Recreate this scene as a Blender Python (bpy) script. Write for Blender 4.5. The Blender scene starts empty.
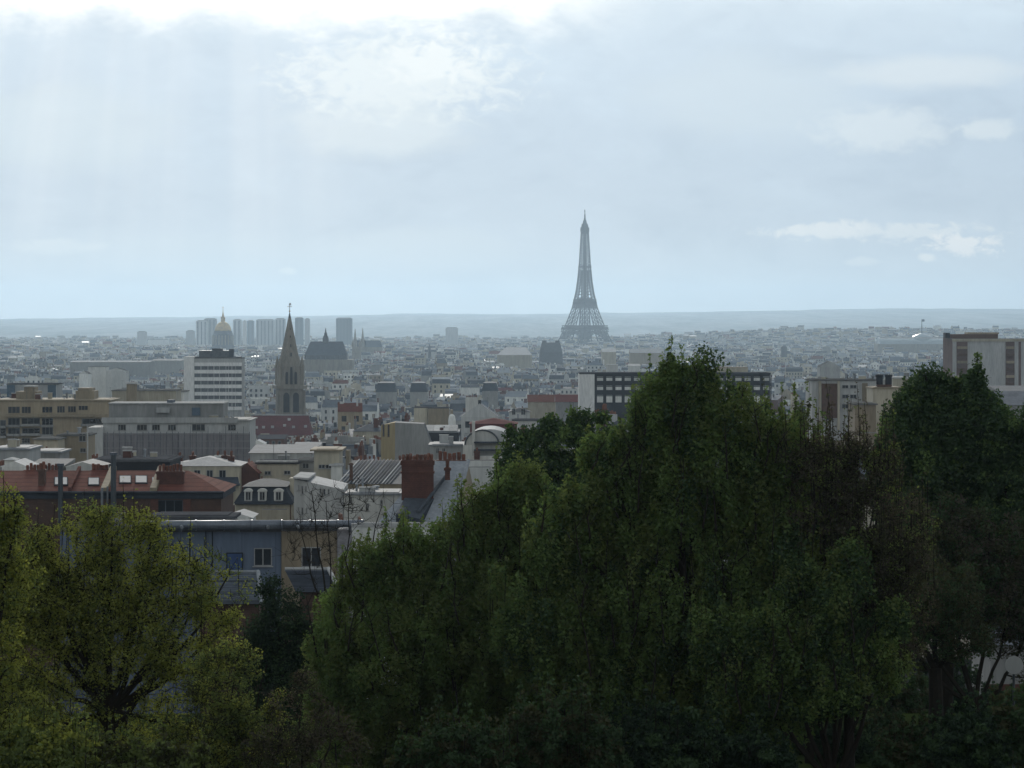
import bpy, math, random
import numpy as np
from mathutils import Vector, Matrix
sc = bpy.context.scene
col = sc.collection
R = math.radians
random.seed(7); np.random.seed(7)
# ---------------------------------------------------------------- camera
F = 3200.0          # focal length in pixels of a 1024 wide picture
H = 320.0           # row of the true horizon
CZ = 75.0           # eye height above the river plain
cd = bpy.data.cameras.new('camera'); cam = bpy.data.objects.new('camera', cd); col.objects.link(cam)
cam.location = (0, 0, CZ); cam.rotation_euler = (R(90), 0, 0)
cd.sensor_width = 36; cd.lens = 36 * F / 1024; cd.shift_y = -(384 - H) / 1024
cd.clip_start = 1; cd.clip_end = 60000
sc.camera = cam
# ---------------------------------------------------------------- world
SUN_EL, SUN_AZ = 23.0, -5.0       # degrees; azimuth from the view axis, negative = left
w = bpy.data.worlds.new('World'); sc.world = w; w.use_nodes = True
nt = w.node_tree; N = nt.nodes; L = nt.links; N.clear()
def nd(t, **k):
    n = N.new(t)
    for a, b in k.items(): setattr(n, a, b)
    return n
def mth(op, a, b=None, c=None, clamp=False):
    n = nd('ShaderNodeMath', operation=op, use_clamp=clamp)
    for i, v in enumerate((a, b, c)):
        if v is None: continue
        if isinstance(v, (int, float)): n.inputs[i].default_value = v
        else: L.new(v, n.inputs[i])
    return n.outputs[0]
def ramp(v, pts, interp='EASE'):
    n = nd('ShaderNodeValToRGB'); n.color_ramp.interpolation = interp
    e = n.color_ramp.elements
    while len(e) < len(pts): e.new(0.5)
    for q, (p, c) in zip(e, pts): q.position = p; q.color = c if len(c) == 4 else (*c, 1)
    L.new(v, n.inputs[0]); return n.outputs[0]
def mixc(f, a, b, mode='MIX'):
    n = nd('ShaderNodeMix', data_type='RGBA', blend_type=mode)
    for s, v in ((n.inputs[0], f), (n.inputs[6], a), (n.inputs[7], b)):
        if isinstance(v, (int, float)): s.default_value = v
        elif isinstance(v, tuple): s.default_value = (*v, 1)
        else: L.new(v, s)
    return n.outputs[2]
tc = nd('ShaderNodeTexCoord'); D = tc.outputs['Generated']
sx = nd('ShaderNodeSeparateXYZ'); L.new(D, sx.inputs[0]); dx, dy, dz = sx.outputs
az = mth('ARCTAN2', dx, dy); el = mth('ARCSINE', dz)          # radians
sky = nd('ShaderNodeTexSky', sky_type='NISHITA'); sky.sun_disc = False
sky.sun_elevation = R(SUN_EL); sky.sun_rotation = R(SUN_AZ); sky.dust_density = 3.0
bg1 = nd('ShaderNodeBackground'); L.new(sky.outputs[0], bg1.inputs[0]); bg1.inputs[1].default_value = 0.06
# cloud deck: brightness by angle from the sun, soft layers by elevation
sd = (math.sin(R(SUN_AZ)) * math.cos(R(SUN_EL)), math.cos(R(SUN_AZ)) * math.cos(R(SUN_EL)), math.sin(R(SUN_EL)))
vd = nd('ShaderNodeVectorMath', operation='DOT_PRODUCT'); L.new(D, vd.inputs[0]); vd.inputs[1].default_value = sd
toward = vd.outputs['Value']
def cloudnoise(sxx, syy, scale, detail, rough, off=(0, 0, 0), dist=0.0):
    cmb = nd('ShaderNodeCombineXYZ'); L.new(mth('MULTIPLY', az, sxx), cmb.inputs[0]); L.new(mth('MULTIPLY', el, syy), cmb.inputs[1])
    vm = nd('ShaderNodeVectorMath', operation='ADD'); L.new(cmb.outputs[0], vm.inputs[0]); vm.inputs[1].default_value = off
    n = nd('ShaderNodeTexNoise'); n.inputs['Scale'].default_value = scale; n.inputs['Detail'].default_value = detail
    n.inputs['Roughness'].default_value = rough; n.inputs['Distortion'].default_value = dist
    L.new(vm.outputs[0], n.inputs['Vector']); return n.outputs['Fac']
def P2(px, py): return ((px - 512) / F, (H - py) / F)
def blob(px, py, rx, ry, noise=None, k=0.0):     # a cloud at a place in the sky, in angles
    a0, e0 = P2(px, py)
    u = mth('DIVIDE', mth('SUBTRACT', az, a0), rx / F); v = mth('DIVIDE', mth('SUBTRACT', el, e0), ry / F)
    r = mth('SQRT', mth('ADD', mth('MULTIPLY', u, u), mth('MULTIPLY', v, v)))
    if noise is not None: r = mth('ADD', r, mth('MULTIPLY', mth('SUBTRACT', noise, 0.5), k))
    n = nd('ShaderNodeMapRange', interpolation_type='SMOOTHSTEP'); L.new(r, n.inputs[0])
    n.inputs[1].default_value = 1.0; n.inputs[2].default_value = 0.35; n.inputs[3].default_value = 0; n.inputs[4].default_value = 1
    return n.outputs[0]
elf = mth('DIVIDE', el, R(12), clamp=True)
base = ramp(elf, [(0, (.57, .65, .71)), (.12, (.455, .575, .70)), (.25, (.41, .55, .70)), (.40, (.455, .60, .75)), (.52, (.56, .70, .82)), (1, (.72, .78, .82))], 'B_SPLINE')
big = cloudnoise(18, 42, 1.0, 5, .55, (3.1, 1.2, 0), .4)
mid = cloudnoise(60, 110, 1.0, 7, .6, (9.2, 4.4, 0), .3)
fine = cloudnoise(160, 260, 1.0, 6, .6, (2.2, 7.4, 0), .5)
shade = ramp(big, [(.28, (.89, .91, .93)), (.5, (1, 1, 1)), (.74, (1.07, 1.065, 1.055))])
shade2 = ramp(mid, [(.30, (.955, .965, .975)), (.5, (1, 1, 1)), (.72, (1.05, 1.04, 1.03))])
c = mixc(1.0, base, shade, 'MULTIPLY'); c = mixc(1.0, c, shade2, 'MULTIPLY')
# named clouds seen from the hill
def add_cloud(c, px, py, rx, ry, colour, amt, nz=None, k=.9):
    return mixc(mth('MULTIPLY', blob(px, py, rx, ry, nz or mid, k), amt), c, colour)
c = add_cloud(c, 400, 75, 150, 55, (.70, .795, .85), .75, fine, 1.6)
c = add_cloud(c, 430, 62, 60, 30, (.80, .87, .91), .42, fine, 2.4)
c = add_cloud(c, 380, 130, 120, 40, (.64, .745, .815), .6)
c = add_cloud(c, 880, 130, 90, 30, (.64, .745, .82), .6, fine, 1.1)
c = add_cloud(c, 930, 75, 130, 22, (.68, .77, .83), .5)
c = add_cloud(c, 985, 132, 40, 14, (.66, .76, .825), .6, fine, 1.1)
c = add_cloud(c, 750, 100, 150, 60, (.53, .66, .765), .5)
c = add_cloud(c, 60, 130, 150, 60, (.55, .68, .765), .45)
c = add_cloud(c, 190, 255, 260, 30, (.54, .66, .75), .45)
c = add_cloud(c, 420, 250, 130, 32, (.575, .685, .765), .5)
c = add_cloud(c, 880, 232, 130, 11, (.70, .765, .805), .7, fine, 2.6)
c = add_cloud(c, 958, 246, 44, 13, (.84, .855, .86), .8, fine, 2.6)
c = add_cloud(c, 825, 231, 50, 9, (.71, .77, .81), .7, fine, 2.2)
c = add_cloud(c, 925, 258, 14, 6, (.78, .82, .83), .8, fine, 1.2)
c = add_cloud(c, 860, 262, 24, 6, (.64, .72, .78), .7, fine, 1.2)
c = add_cloud(c, 288, 271, 12, 5, (.66, .74, .78), .8, fine, 1.2)
c = add_cloud(c, 60, 247, 60, 10, (.60, .70, .77), .7, fine, 1.3)
# the gap in the deck under the sun: white-hot cloud edge
edge = mth('ADD', mth('MULTIPLY', mth('SUBTRACT', mid, .5), .016), mth('MULTIPLY', mth('SUBTRACT', big, .5), .02))
e2 = mth('ADD', el, edge)
n = nd('ShaderNodeMapRange', interpolation_type='SMOOTHSTEP'); L.new(e2, n.inputs[0])
n.inputs[1].default_value = (320 - 44) / F; n.inputs[2].default_value = (320 + 14) / F
hot = n.outputs[0]
n = nd('ShaderNodeMapRange', interpolation_type='SMOOTHSTEP'); L.new(mth('ABSOLUTE', mth('SUBTRACT', az, (255 - 512) / F)), n.inputs[0])
n.inputs[1].default_value = 410 / F; n.inputs[2].default_value = 240 / F
hotf = mth('MULTIPLY', hot, n.outputs[0])
n = nd('ShaderNodeMapRange', interpolation_type='SMOOTHSTEP'); L.new(el, n.inputs[0])
n.inputs[1].default_value = R(25); n.inputs[2].default_value = R(9)
hotf = mth('MULTIPLY', hotf, n.outputs[0])
c = mixc(hotf, c, (1.12, 1.14, 1.12))
# faint sun shafts fanning down from the gap
fan = mth('DIVIDE', mth('SUBTRACT', az, R(-5.0)), mth('SUBTRACT', R(26), el))
shn = nd('ShaderNodeTexNoise', noise_dimensions='1D'); L.new(mth('MULTIPLY', fan, 24.0), shn.inputs['W']); shn.inputs['Detail'].default_value = 2; shn.inputs['Scale'].default_value = 1
shf = ramp(shn.outputs['Fac'], [(.3, (0, 0, 0)), (.75, (1, 1, 1))])
msk = mth('MULTIPLY', blob(150, 150, 330, 260), .14)
c = mixc(mth('MULTIPLY', shf, msk), c, (.95, .98, 1.0))
# clouds away from the sun are duller
dull = ramp(mth('MULTIPLY_ADD', toward, .5, .5), [(0, (1.0, .965, .93)), (.5, (.86, .85, .84)), (.8, (.88, .88, .88)), (.95, (1, 1, 1)), (1, (1.25, 1.22, 1.2))], 'LINEAR')
c = mixc(1.0, c, dull, 'MULTIPLY')
high = ramp(mth('DIVIDE', el, R(90), clamp=True), [(.15, (1, 1, 1)), (.38, (.66, .67, .69)), (1, (.55, .56, .59))])
c = mixc(1.0, c, high, 'MULTIPLY')
bg2 = nd('ShaderNodeBackground'); L.new(c, bg2.inputs[0]); bg2.inputs[1].default_value = 1.0
mx = nd('ShaderNodeMixShader'); mx.inputs[0].default_value = 0.93
L.new(bg1.outputs[0], mx.inputs[1]); L.new(bg2.outputs[0], mx.inputs[2])
wo = nd('ShaderNodeOutputWorld'); L.new(mx.outputs[0], wo.inputs[0])
# ---------------------------------------------------------------- sun, exposure
sl = bpy.data.lights.new('sun', 'SUN'); sl.energy = 1.5; sl.angle = R(12); sl.color = (1, .95, .86)
so = bpy.data.objects.new('sun', sl); col.objects.link(so)
so.rotation_euler = (-Vector(sd)).to_track_quat('-Z', 'Y').to_euler()
so.location = (0, 0, 300)
sc.view_settings.view_transform = 'Standard'; sc.view_settings.look = 'None'
sc.view_settings.exposure = 0.0; sc.view_settings.gamma = 1; sc.view_settings.use_curve_mapping = False
sc.render.engine = 'CYCLES'
cy = sc.cycles
cy.max_bounces = 6; cy.diffuse_bounces = 4; cy.glossy_bounces = 2; cy.transmission_bounces = 3; cy.volume_bounces = 1
cy.caustics_reflective = False; cy.caustics_refractive = False; cy.sample_clamp_indirect = 4
cy.use_denoising = True
try: cy.denoiser = 'OPENIMAGEDENOISE'
except Exception: pass
HAZE_DENSITY = 5.2e-5
# ================================================================ helpers
def X(px, d): return (px - 512) / F * d
def Z(py, d): return CZ - (py - H) / F * d
_ty = [-400, -20, 0, 15, 45, 95, 135, 160, 190, 225, 300, 450, 600, 900, 1250, 1700, 2500, 4000, 9000, 10000, 11000, 12500, 14500, 15500]
_tz = [74, 73.6, 73.4, 71.4, 67, 60.3, 58.4, 54, 50.5, 47, 43, 37, 31, 20, 12, 6, 2, 0, 0, 4, 14, 40, 60, 40]
def terr(x, y):
    z = float(np.interp(y, _ty, _tz))
    if y > 5500:                                  # the rise west of the river
        z += 30 * math.exp(-((y - 7900) / 900) ** 2) * min(1, max(0, (x - 150) / 500))
    return z
class MB:
    """collects faces (world coordinates) for ONE mesh object"""
    def __init__(s, o=(0, 0, 0)): s.o = Vector(o); s.v = []; s.f = []; s.m = []; s.mats = []
    def mi(s, m):
        if m not in s.mats: s.mats.append(m)
        return s.mats.index(m)
    def poly(s, pts, m):
        k = len(s.v); s.v += [tuple(Vector(p) - s.o) for p in pts]; s.f.append(tuple(range(k, k + len(pts)))); s.m.append(s.mi(m))
    def solid(s, pts, faces, m):
        k = len(s.v); s.v += [tuple(Vector(p) - s.o) for p in pts]
        i = s.mi(m) if not isinstance(m, (list, tuple)) else None
        for j, f in enumerate(faces):
            s.f.append(tuple(k + q for q in f)); s.m.append(i if i is not None else s.mi(m[j]))
    def box(s, x0, x1, y0, y1, z0, z1, m):
        s.solid([(x0, y0, z0), (x1, y0, z0), (x1, y1, z0), (x0, y1, z0), (x0, y0, z1), (x1, y0, z1), (x1, y1, z1), (x0, y1, z1)],
                [(0, 1, 5, 4), (1, 2, 6, 5), (2, 3, 7, 6), (3, 0, 4, 7), (4, 5, 6, 7), (3, 2, 1, 0)], m)
    def frust(s, cx, cy_, z0, z1, a0, b0, a1, b1, m, rot=0):
        """box tapering from half sizes a0,b0 to a1,b1"""
        c_, s_ = math.cos(rot), math.sin(rot); p = []
        for z, a, b in ((z0, a0, b0), (z1, a1, b1)):
            for u, v in ((-1, -1), (1, -1), (1, 1), (-1, 1)):
                p.append((cx + u * a * c_ - v * b * s_, cy_ + u * a * s_ + v * b * c_, z))
        s.solid(p, [(0, 1, 5, 4), (1, 2, 6, 5), (2, 3, 7, 6), (3, 0, 4, 7), (4, 5, 6, 7), (3, 2, 1, 0)], m)
    def lathe(s, cx, cy_, prof, n, m, rot=0, caps=True):
        p = []; 
        for r, z in prof:
            for i in range(n):
                a = rot + 2 * math.pi * i / n; p.append((cx + r * math.cos(a), cy_ + r * math.sin(a), z))
        f = []
        for j in range(len(prof) - 1):
            for i in range(n): f.append((j * n + i, j * n + (i + 1) % n, (j + 1) * n + (i + 1) % n, (j + 1) * n + i))
        if caps:
            f.append(tuple(range((len(prof) - 1) * n, len(prof) * n))); f.append(tuple(reversed(range(n))))
        s.solid(p, f, m)
    def tube(s, pts, rad, m, n=5):
        pts = [Vector(p) for p in pts]; p = []
        for i, q in enumerate(pts):
            t = (pts[min(i + 1, len(pts) - 1)] - pts[max(i - 1, 0)])
            if t.length < 1e-6: t = Vector((0, 0, 1))
            t.normalize(); a = t.cross(Vector((0.3, 0.9, .31))); a.normalize(); b = t.cross(a)
            r = rad[i] if isinstance(rad, (list, tuple)) else rad
            for k in range(n):
                g = 2 * math.pi * k / n; p.append(q + a * (r * math.cos(g)) + b * (r * math.sin(g)))
        f = []
        for j in range(len(pts) - 1):
            for i in range(n): f.append((j * n + i, j * n + (i + 1) % n, (j + 1) * n + (i + 1) % n, (j + 1) * n + i))
        f.append(tuple(reversed(range(n)))); f.append(tuple(range((len(pts) - 1) * n, len(pts) * n)))
        s.solid(p, f, m)
    def bar(s, a, b, t, m): s.tube([a, b], t * .7, m, 4)
    def build(s, name, parent=None, smooth=False, loc=None):
        me = bpy.data.meshes.new(name); me.from_pydata(s.v, [], s.f)
        for m in s.mats: me.materials.append(m)
        me.polygons.foreach_set('material_index', s.m)
        if smooth: me.polygons.foreach_set('use_smooth', [True] * len(s.f))
        me.update()
        o = bpy.data.objects.new(name, me); col.objects.link(o)
        if parent is not None: o.parent = parent
        else: o.location = s.o
        return o
def tag(o, label, cat, group=None, kind=None):
    if kind: o['kind'] = kind
    if label: o['label'] = label
    if cat: o['category'] = cat
    if group: o['group'] = group
    return o
def thing(name, label, cat, loc, group=None):
    o = bpy.data.objects.new(name, None); col.objects.link(o); o.location = loc; o.empty_display_size = 1
    return tag(o, label, cat, group)
# ---------------------------------------------------------------- materials
def mat(name, c1, c2=None, rough=.8, spec=.3, scale=.35, streak=False, metal=0., rnd=.25, bump=0., wave=None, detail=5, aniso=None):
    """surface with blotchy wear between two colours of its own; rnd = how far individual pieces differ"""
    m = bpy.data.materials.new(name); m.use_nodes = True; t = m.node_tree; n = t.nodes; l = t.links
    b = n['Principled BSDF']; b.inputs['Roughness'].default_value = rough; b.inputs['Specular IOR Level'].default_value = spec
    b.inputs['Metallic'].default_value = metal
    c2 = c2 or tuple(q * .78 for q in c1)
    geo = n.new('ShaderNodeNewGeometry')
    mp = n.new('ShaderNodeMapping'); l.new(geo.outputs['Position'], mp.inputs[0])
    mp.inputs['Scale'].default_value = aniso or ((1, 1, .18) if streak else (1, 1, 1))
    nz = n.new('ShaderNodeTexNoise'); nz.inputs['Scale'].default_value = scale; nz.inputs['Detail'].default_value = detail; nz.inputs['Roughness'].default_value = .65
    l.new(mp.outputs[0], nz.inputs['Vector'])
    r = n.new('ShaderNodeMapRange'); l.new(nz.outputs['Fac'], r.inputs[0]); r.inputs[1].default_value = .35; r.inputs[2].default_value = .68
    mx = n.new('ShaderNodeMix'); mx.data_type = 'RGBA'; l.new(r.outputs[0], mx.inputs[0])
    mx.inputs[6].default_value = (*c1, 1); mx.inputs[7].default_value = (*c2, 1)
    n2 = n.new('ShaderNodeTexNoise'); n2.inputs['Scale'].default_value = scale * 7; n2.inputs['Detail'].default_value = 4; l.new(mp.outputs[0], n2.inputs['Vector'])
    r2 = n.new('ShaderNodeMapRange'); l.new(n2.outputs['Fac'], r2.inputs[0]); r2.inputs[1].default_value = .3; r2.inputs[2].default_value = .7; r2.inputs[3].default_value = .82; r2.inputs[4].default_value = 1.1
    vs = n.new('ShaderNodeVectorMath'); vs.operation = 'SCALE'; l.new(mx.outputs[2], vs.inputs[0]); l.new(r2.outputs[0], vs.inputs['Scale'])
    out = vs.outputs[0]
    if wave:                                      # courses, seams or tiles
        ax, sc_, dark, width = wave
        sp = n.new('ShaderNodeSeparateXYZ'); l.new(geo.outputs['Position'], sp.inputs[0])
        q = n.new('ShaderNodeMath'); q.operation = 'MULTIPLY'; l.new(sp.outputs[ax], q.inputs[0]); q.inputs[1].default_value = sc_
        q2 = n.new('ShaderNodeMath'); q2.operation = 'FRACT'; l.new(q.outputs[0], q2.inputs[0])
        q3 = n.new('ShaderNodeMath'); q3.operation = 'LESS_THAN'; l.new(q2.outputs[0], q3.inputs[0]); q3.inputs[1].default_value = width
        m2 = n.new('ShaderNodeMix'); m2.data_type = 'RGBA'; m2.blend_type = 'MULTIPLY'; l.new(q3.outputs[0], m2.inputs[0]); l.new(out, m2.inputs[6]); m2.inputs[7].default_value = (dark, dark, dark, 1)
        out = m2.outputs[2]
    if rnd:
        oi = n.new('ShaderNodeObjectInfo'); a = n.new('ShaderNodeMath'); a.operation = 'ADD'; l.new(geo.outputs['Random Per Island'], a.inputs[0]); l.new(oi.outputs['Random'], a.inputs[1])
        fr = n.new('ShaderNodeMath'); fr.operation = 'FRACT'; l.new(a.outputs[0], fr.inputs[0])
        mr = n.new('ShaderNodeMapRange'); l.new(fr.outputs[0], mr.inputs[0]); mr.inputs[3].default_value = 1 - rnd; mr.inputs[4].default_value = 1 + rnd
        vm = n.new('ShaderNodeVectorMath'); vm.operation = 'SCALE'; l.new(out, vm.inputs[0]); l.new(mr.outputs[0], vm.inputs['Scale']); out = vm.outputs[0]
    l.new(out, b.inputs['Base Color'])
    if bump:
        bp = n.new('ShaderNodeBump'); bp.inputs['Strength'].default_value = bump; bp.inputs['Distance'].default_value = .1; l.new(nz.outputs['Fac'], bp.inputs['Height']); l.new(bp.outputs[0], b.inputs['Normal'])
    return m
def leafmat(name, c1, c2, trans=.35, rough=.5):
    m = bpy.data.materials.new(name); m.use_nodes = True; t = m.node_tree; n = t.nodes; l = t.links
    n.remove(n['Principled BSDF']); out = n['Material Output']
    geo = n.new('ShaderNodeNewGeometry'); nz = n.new('ShaderNodeTexNoise'); nz.inputs['Scale'].default_value = .55; nz.inputs['Detail'].default_value = 3
    l.new(geo.outputs['Position'], nz.inputs['Vector'])
    a = n.new('ShaderNodeMath'); a.operation = 'MULTIPLY_ADD'; l.new(geo.outputs['Random Per Island'], a.inputs[0]); a.inputs[1].default_value = .55
    s_ = n.new('ShaderNodeMapRange'); l.new(nz.outputs['Fac'], s_.inputs[0]); s_.inputs[1].default_value = .3; s_.inputs[2].default_value = .7; s_.inputs[3].default_value = 0; s_.inputs[4].default_value = .45
    l.new(s_.outputs[0], a.inputs[2])
    mx = n.new('ShaderNodeMix'); mx.data_type = 'RGBA'; l.new(a.outputs[0], mx.inputs[0]); mx.inputs[6].default_value = (*c1, 1); mx.inputs[7].default_value = (*c2, 1)
    df = n.new('ShaderNodeBsdfDiffuse'); tr = n.new('ShaderNodeBsdfTranslucent'); gl = n.new('ShaderNodeBsdfGlossy'); gl.inputs['Roughness'].default_value = rough
    gl.inputs['Color'].default_value = (.5, .55, .5, 1)
    l.new(mx.outputs[2], df.inputs[0]); l.new(mx.outputs[2], tr.inputs[0])
    m1 = n.new('ShaderNodeMixShader'); m1.inputs[0].default_value = trans; l.new(df.outputs[0], m1.inputs[1]); l.new(tr.outputs[0], m1.inputs[2])
    m2 = n.new('ShaderNodeMixShader'); m2.inputs[0].default_value = .03; l.new(m1.outputs[0], m2.inputs[1]); l.new(gl.outputs[0], m2.inputs[2])
    l.new(m2.outputs[0], out.inputs[0]); return m
M = dict(
    cream=mat('cream_render', (.47, .425, .325), (.32, .285, .22), streak=True),
    white=mat('white_render', (.68, .67, .62), (.52, .515, .48), streak=True),
    pale=mat('pale_grey_render', (.44, .44, .42), (.32, .32, .31), streak=True),
    tan=mat('tan_render', (.30, .245, .165), (.22, .18, .125), streak=True),
    grey=mat('grey_render', (.29, .285, .27), (.215, .215, .205), streak=True),
    ochre=mat('ochre_render', (.29, .235, .16), (.21, .17, .118), streak=True, rnd=0),
    yellow=mat('yellow_render', (.36, .28, .14), (.30, .235, .12), streak=True, rnd=0),
    blue=mat('blue_grey_cladding', (.13, .165, .225), (.108, .138, .19), streak=True, rnd=0, wave=(0, .42, .8, .04)),
    brick=mat('red_brick', (.122, .050, .036), (.08, .034, .026), rnd=.12, wave=(2, 7, .75, .18), scale=1.5),
    brickdark=mat('brown_brick', (.12, .065, .045), (.08, .045, .033), rnd=.15, wave=(2, 7, .8, .18), scale=1.5),
    tile=mat('red_clay_tile', (.195, .072, .053), (.13, .054, .043), rnd=.12, wave=(2, 3.5, .72, .25), scale=1.1, rough=.9, spec=.04),
    wine=mat('wine_red_tile', (.135, .036, .034), (.09, .027, .027), rnd=.05, wave=(2, 2.5, .8, .2), spec=.04, rough=.9),
    zinc=mat('zinc_sheet', (.115, .13, .15), (.072, .083, .10), rough=.75, spec=.1, rnd=.4, scale=.5),
    zincl=mat('pale_zinc_sheet', (.28, .295, .31), (.19, .203, .217), rough=.7, spec=.15, rnd=.4, scale=.5),
    shiny=mat('wet_new_zinc', (.30, .32, .34), (.22, .24, .26), rough=.5, spec=.35, rnd=.3),
    slate=mat('blue_slate', (.06, .07, .088), (.04, .048, .062), rough=.75, spec=.12, rnd=.25, wave=(2, 4, .75, .2)),
    flat=mat('pale_roof_gravel', (.19, .185, .175), (.13, .13, .126), rnd=.4, spec=0., rough=1),
    tar=mat('dark_roofing_felt', (.10, .10, .105), (.07, .07, .075), rnd=.3, spec=0., rough=1),
    darkw=mat('dark_cladding', (.028, .030, .038), (.02, .022, .028), rough=.7, spec=.15, rnd=.1),
    glass=mat('window_glass', (.022, .027, .034), (.014, .018, .024), rough=.12, spec=.5, rnd=.4),
    bglass=mat('blue_glass', (.06, .10, .14), (.045, .08, .11), rough=.15, spec=.6, rnd=.2),
    skyl=mat('skylight_glass', (.10, .14, .18), (.08, .115, .15), rough=.6, spec=.15, rnd=.1),
    frame=mat('white_window_frame', (.34, .34, .33), rnd=.1),
    pot=mat('clay_chimney_pot', (.20, .085, .055), (.14, .06, .042), rnd=.3),
    duct=mat('galvanised_duct', (.17, .19, .22), (.12, .135, .16), rough=.4, spec=.6, metal=.3, rnd=0, scale=1.2),
    whitecap=mat('white_coping', (.52, .51, .49), (.36, .36, .35), rnd=.15, spec=.05, rough=.9),
    dkmetal=mat('dark_metal', (.05, .06, .068), (.04, .047, .055), rough=.45, spec=.5, rnd=.1),
    door=mat('blue_painted_door', (.05, .09, .21), (.04, .075, .17), rnd=0),
    iron=mat('brown_iron', (.022, .020, .020), (.018, .016, .016), rnd=0, rough=.7),
    gold=mat('gilded_lead', (.56, .38, .13), (.30, .22, .11), rough=.4, metal=.6, rnd=0, scale=.25),
    lead=mat('lead_sheet', (.10, .105, .115), (.075, .08, .09), rnd=0),
    stone=mat('weathered_limestone', (.285, .26, .215), (.16, .148, .125), scale=.6, rnd=0, streak=True),
    netting=mat('scaffold_netting', (.23, .215, .22), (.165, .155, .165), streak=True, scale=.5, rnd=0, wave=(0, .38, .72, .06)),
    loggia=mat('brown_loggia', (.15, .095, .08), (.11, .072, .062), rnd=.1),
    plaster=mat('flaking_plaster', (.30, .29, .30), (.17, .16, .17), scale=2.2, rnd=0),
    bark=mat('dark_bark', (.030, .024, .018), (.02, .017, .013), rnd=0, scale=4, rough=.95, spec=.1),
    street=mat('asphalt', (.05, .05, .052), (.038, .038, .04), rnd=0, spec=0., rough=1),
    grass=mat('park_grass', (.026, .042, .012), (.022, .026, .012), rnd=0, scale=.8, rough=1, spec=0.),
    hill=mat('haze_paled_wooded_hillside', (.20, .225, .22), (.40, .405, .40), scale=.006, rnd=0, rough=1, spec=0., detail=9, aniso=(1, .10, 3)),  # woods and built patches, colour paled to stand in for distant haze
    bright=mat('light_lifted_white_panel', (.76, .75, .71), (.62, .615, .59), streak=True, rnd=.04),  # white raised in colour for the stronger light on the office block
    blinds=mat('window_band_with_blinds', (.11, .12, .13), (.05, .056, .063), rough=.3, scale=1.1, rnd=.1),
    glassroof=mat('glazed_vault', (.32, .37, .38), (.26, .30, .32), rough=.25, spec=.7, rnd=0),
)
WALLS = ['cream', 'white', 'pale', 'tan', 'grey', 'cream', 'pale']
# ================================================================ setting
def sheet(name, xs, ys, m, zf=terr, dz=0):
    v = [(x, y, zf(x, y) + dz) for y in ys for x in xs]; nx = len(xs)
    f = [(j * nx + i, j * nx + i + 1, (j + 1) * nx + i + 1, (j + 1) * nx + i) for j in range(len(ys) - 1) for i in range(nx - 1)]
    me = bpy.data.meshes.new(name); me.from_pydata(v, [], f); me.materials.append(m)
    me.polygons.foreach_set('use_smooth', [True] * len(f))
    o = bpy.data.objects.new(name, me); col.objects.link(o); o['kind'] = 'structure'; return o
lin = lambda a, b, n: [a + (b - a) * i / (n - 1) for i in range(n)]
sheet('park_ground', lin(-6400, 6400, 50), lin(-350, 0, 8)[:-1] + lin(0, 165, 34), M['grass'])
sheet('city_ground', lin(-6400, 6400, 80), lin(165, 1000, 30)[:-1] + lin(1000, 9500, 60), M['street'])
from mathutils import noise as mn
def hillz(x, y):
    z = float(np.interp(y, [9500, 12000, 16000, 20500, 24500, 26000], [0, 8, 48, 85, 98, 60]))
    px = 512 + x / 24500 * F
    ridge = float(np.interp(px, [-300, 0, 150, 300, 420, 560, 700, 880, 960, 1024, 1300], [319, 319.5, 317.5, 316, 314, 314, 311.5, 308.5, 308.5, 310, 312]))
    top = CZ + (H - ridge) / F * 24500
    z *= top / 98
    z += (mn.fractal(Vector((x / 1100, y / 1600, 2.2)), 1, 2, 5)) * 8 * min(1, (y - 9500) / 3500)
    z += mn.noise(Vector((x / 190, y / 900, 7))) * 5 * min(1, (y - 9500) / 6000)
    return max(z, 0)
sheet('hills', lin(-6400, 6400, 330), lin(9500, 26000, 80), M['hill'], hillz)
items = []          # hand-placed buildings: (px0, px1, top row, lowest visible row, near distance, far distance)
# ---------------------------------------------------------------- building kit
_wc = {}
def window_mesh(wd, ht, split, fm, gm, frame=.07):
    k = (round(wd, 2), round(ht, 2), split, fm.name, gm.name)
    if k not in _wc:
        a = MB(); t = frame
        a.box(-wd / 2, wd / 2, -.05, 0, -t, 0, fm); a.box(-wd / 2, wd / 2, -.05, 0, ht - t, ht, fm)
        a.box(-wd / 2, -wd / 2 + t, -.048, 0, 0, ht - t, fm); a.box(wd / 2 - t, wd / 2, -.048, 0, 0, ht - t, fm)
        for i in range(1, split): x = -wd / 2 + wd * i / split; a.box(x - t / 2, x + t / 2, -.046, 0, 0, ht - t, fm)
        a.box(-wd / 2 - .1, wd / 2 + .1, -.12, 0, -t - .08, -t, fm)
        b = MB(); b.box(-wd / 2 + t, wd / 2 - t, -.02, 0, 0, ht - t, gm)
        def me(q, nm):
            z = bpy.data.meshes.new(nm); z.from_pydata(q.v, [], q.f)
            for m in q.mats: z.materials.append(m)
            z.polygons.foreach_set('material_index', q.m); return z
        _wc[k] = (me(a, 'window'), me(b, 'pane'))
    return _wc[k]
def add_window(root, x, y, z, wd, ht, split=2, rot=0, fm=None, gm=None, label=None):
    """root-local position of the sill centre; rot turns the outward normal away from -y"""
    a, b = window_mesh(wd, ht, split, fm or M['frame'], gm or M['glass'])
    o = bpy.data.objects.new('window', a); col.objects.link(o); o.parent = root; o.location = (x, y, z); o.rotation_euler = (0, 0, rot)
    p = bpy.data.objects.new('pane', b); col.objects.link(p); p.parent = o
    if label: o['label'] = label
    return o
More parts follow.
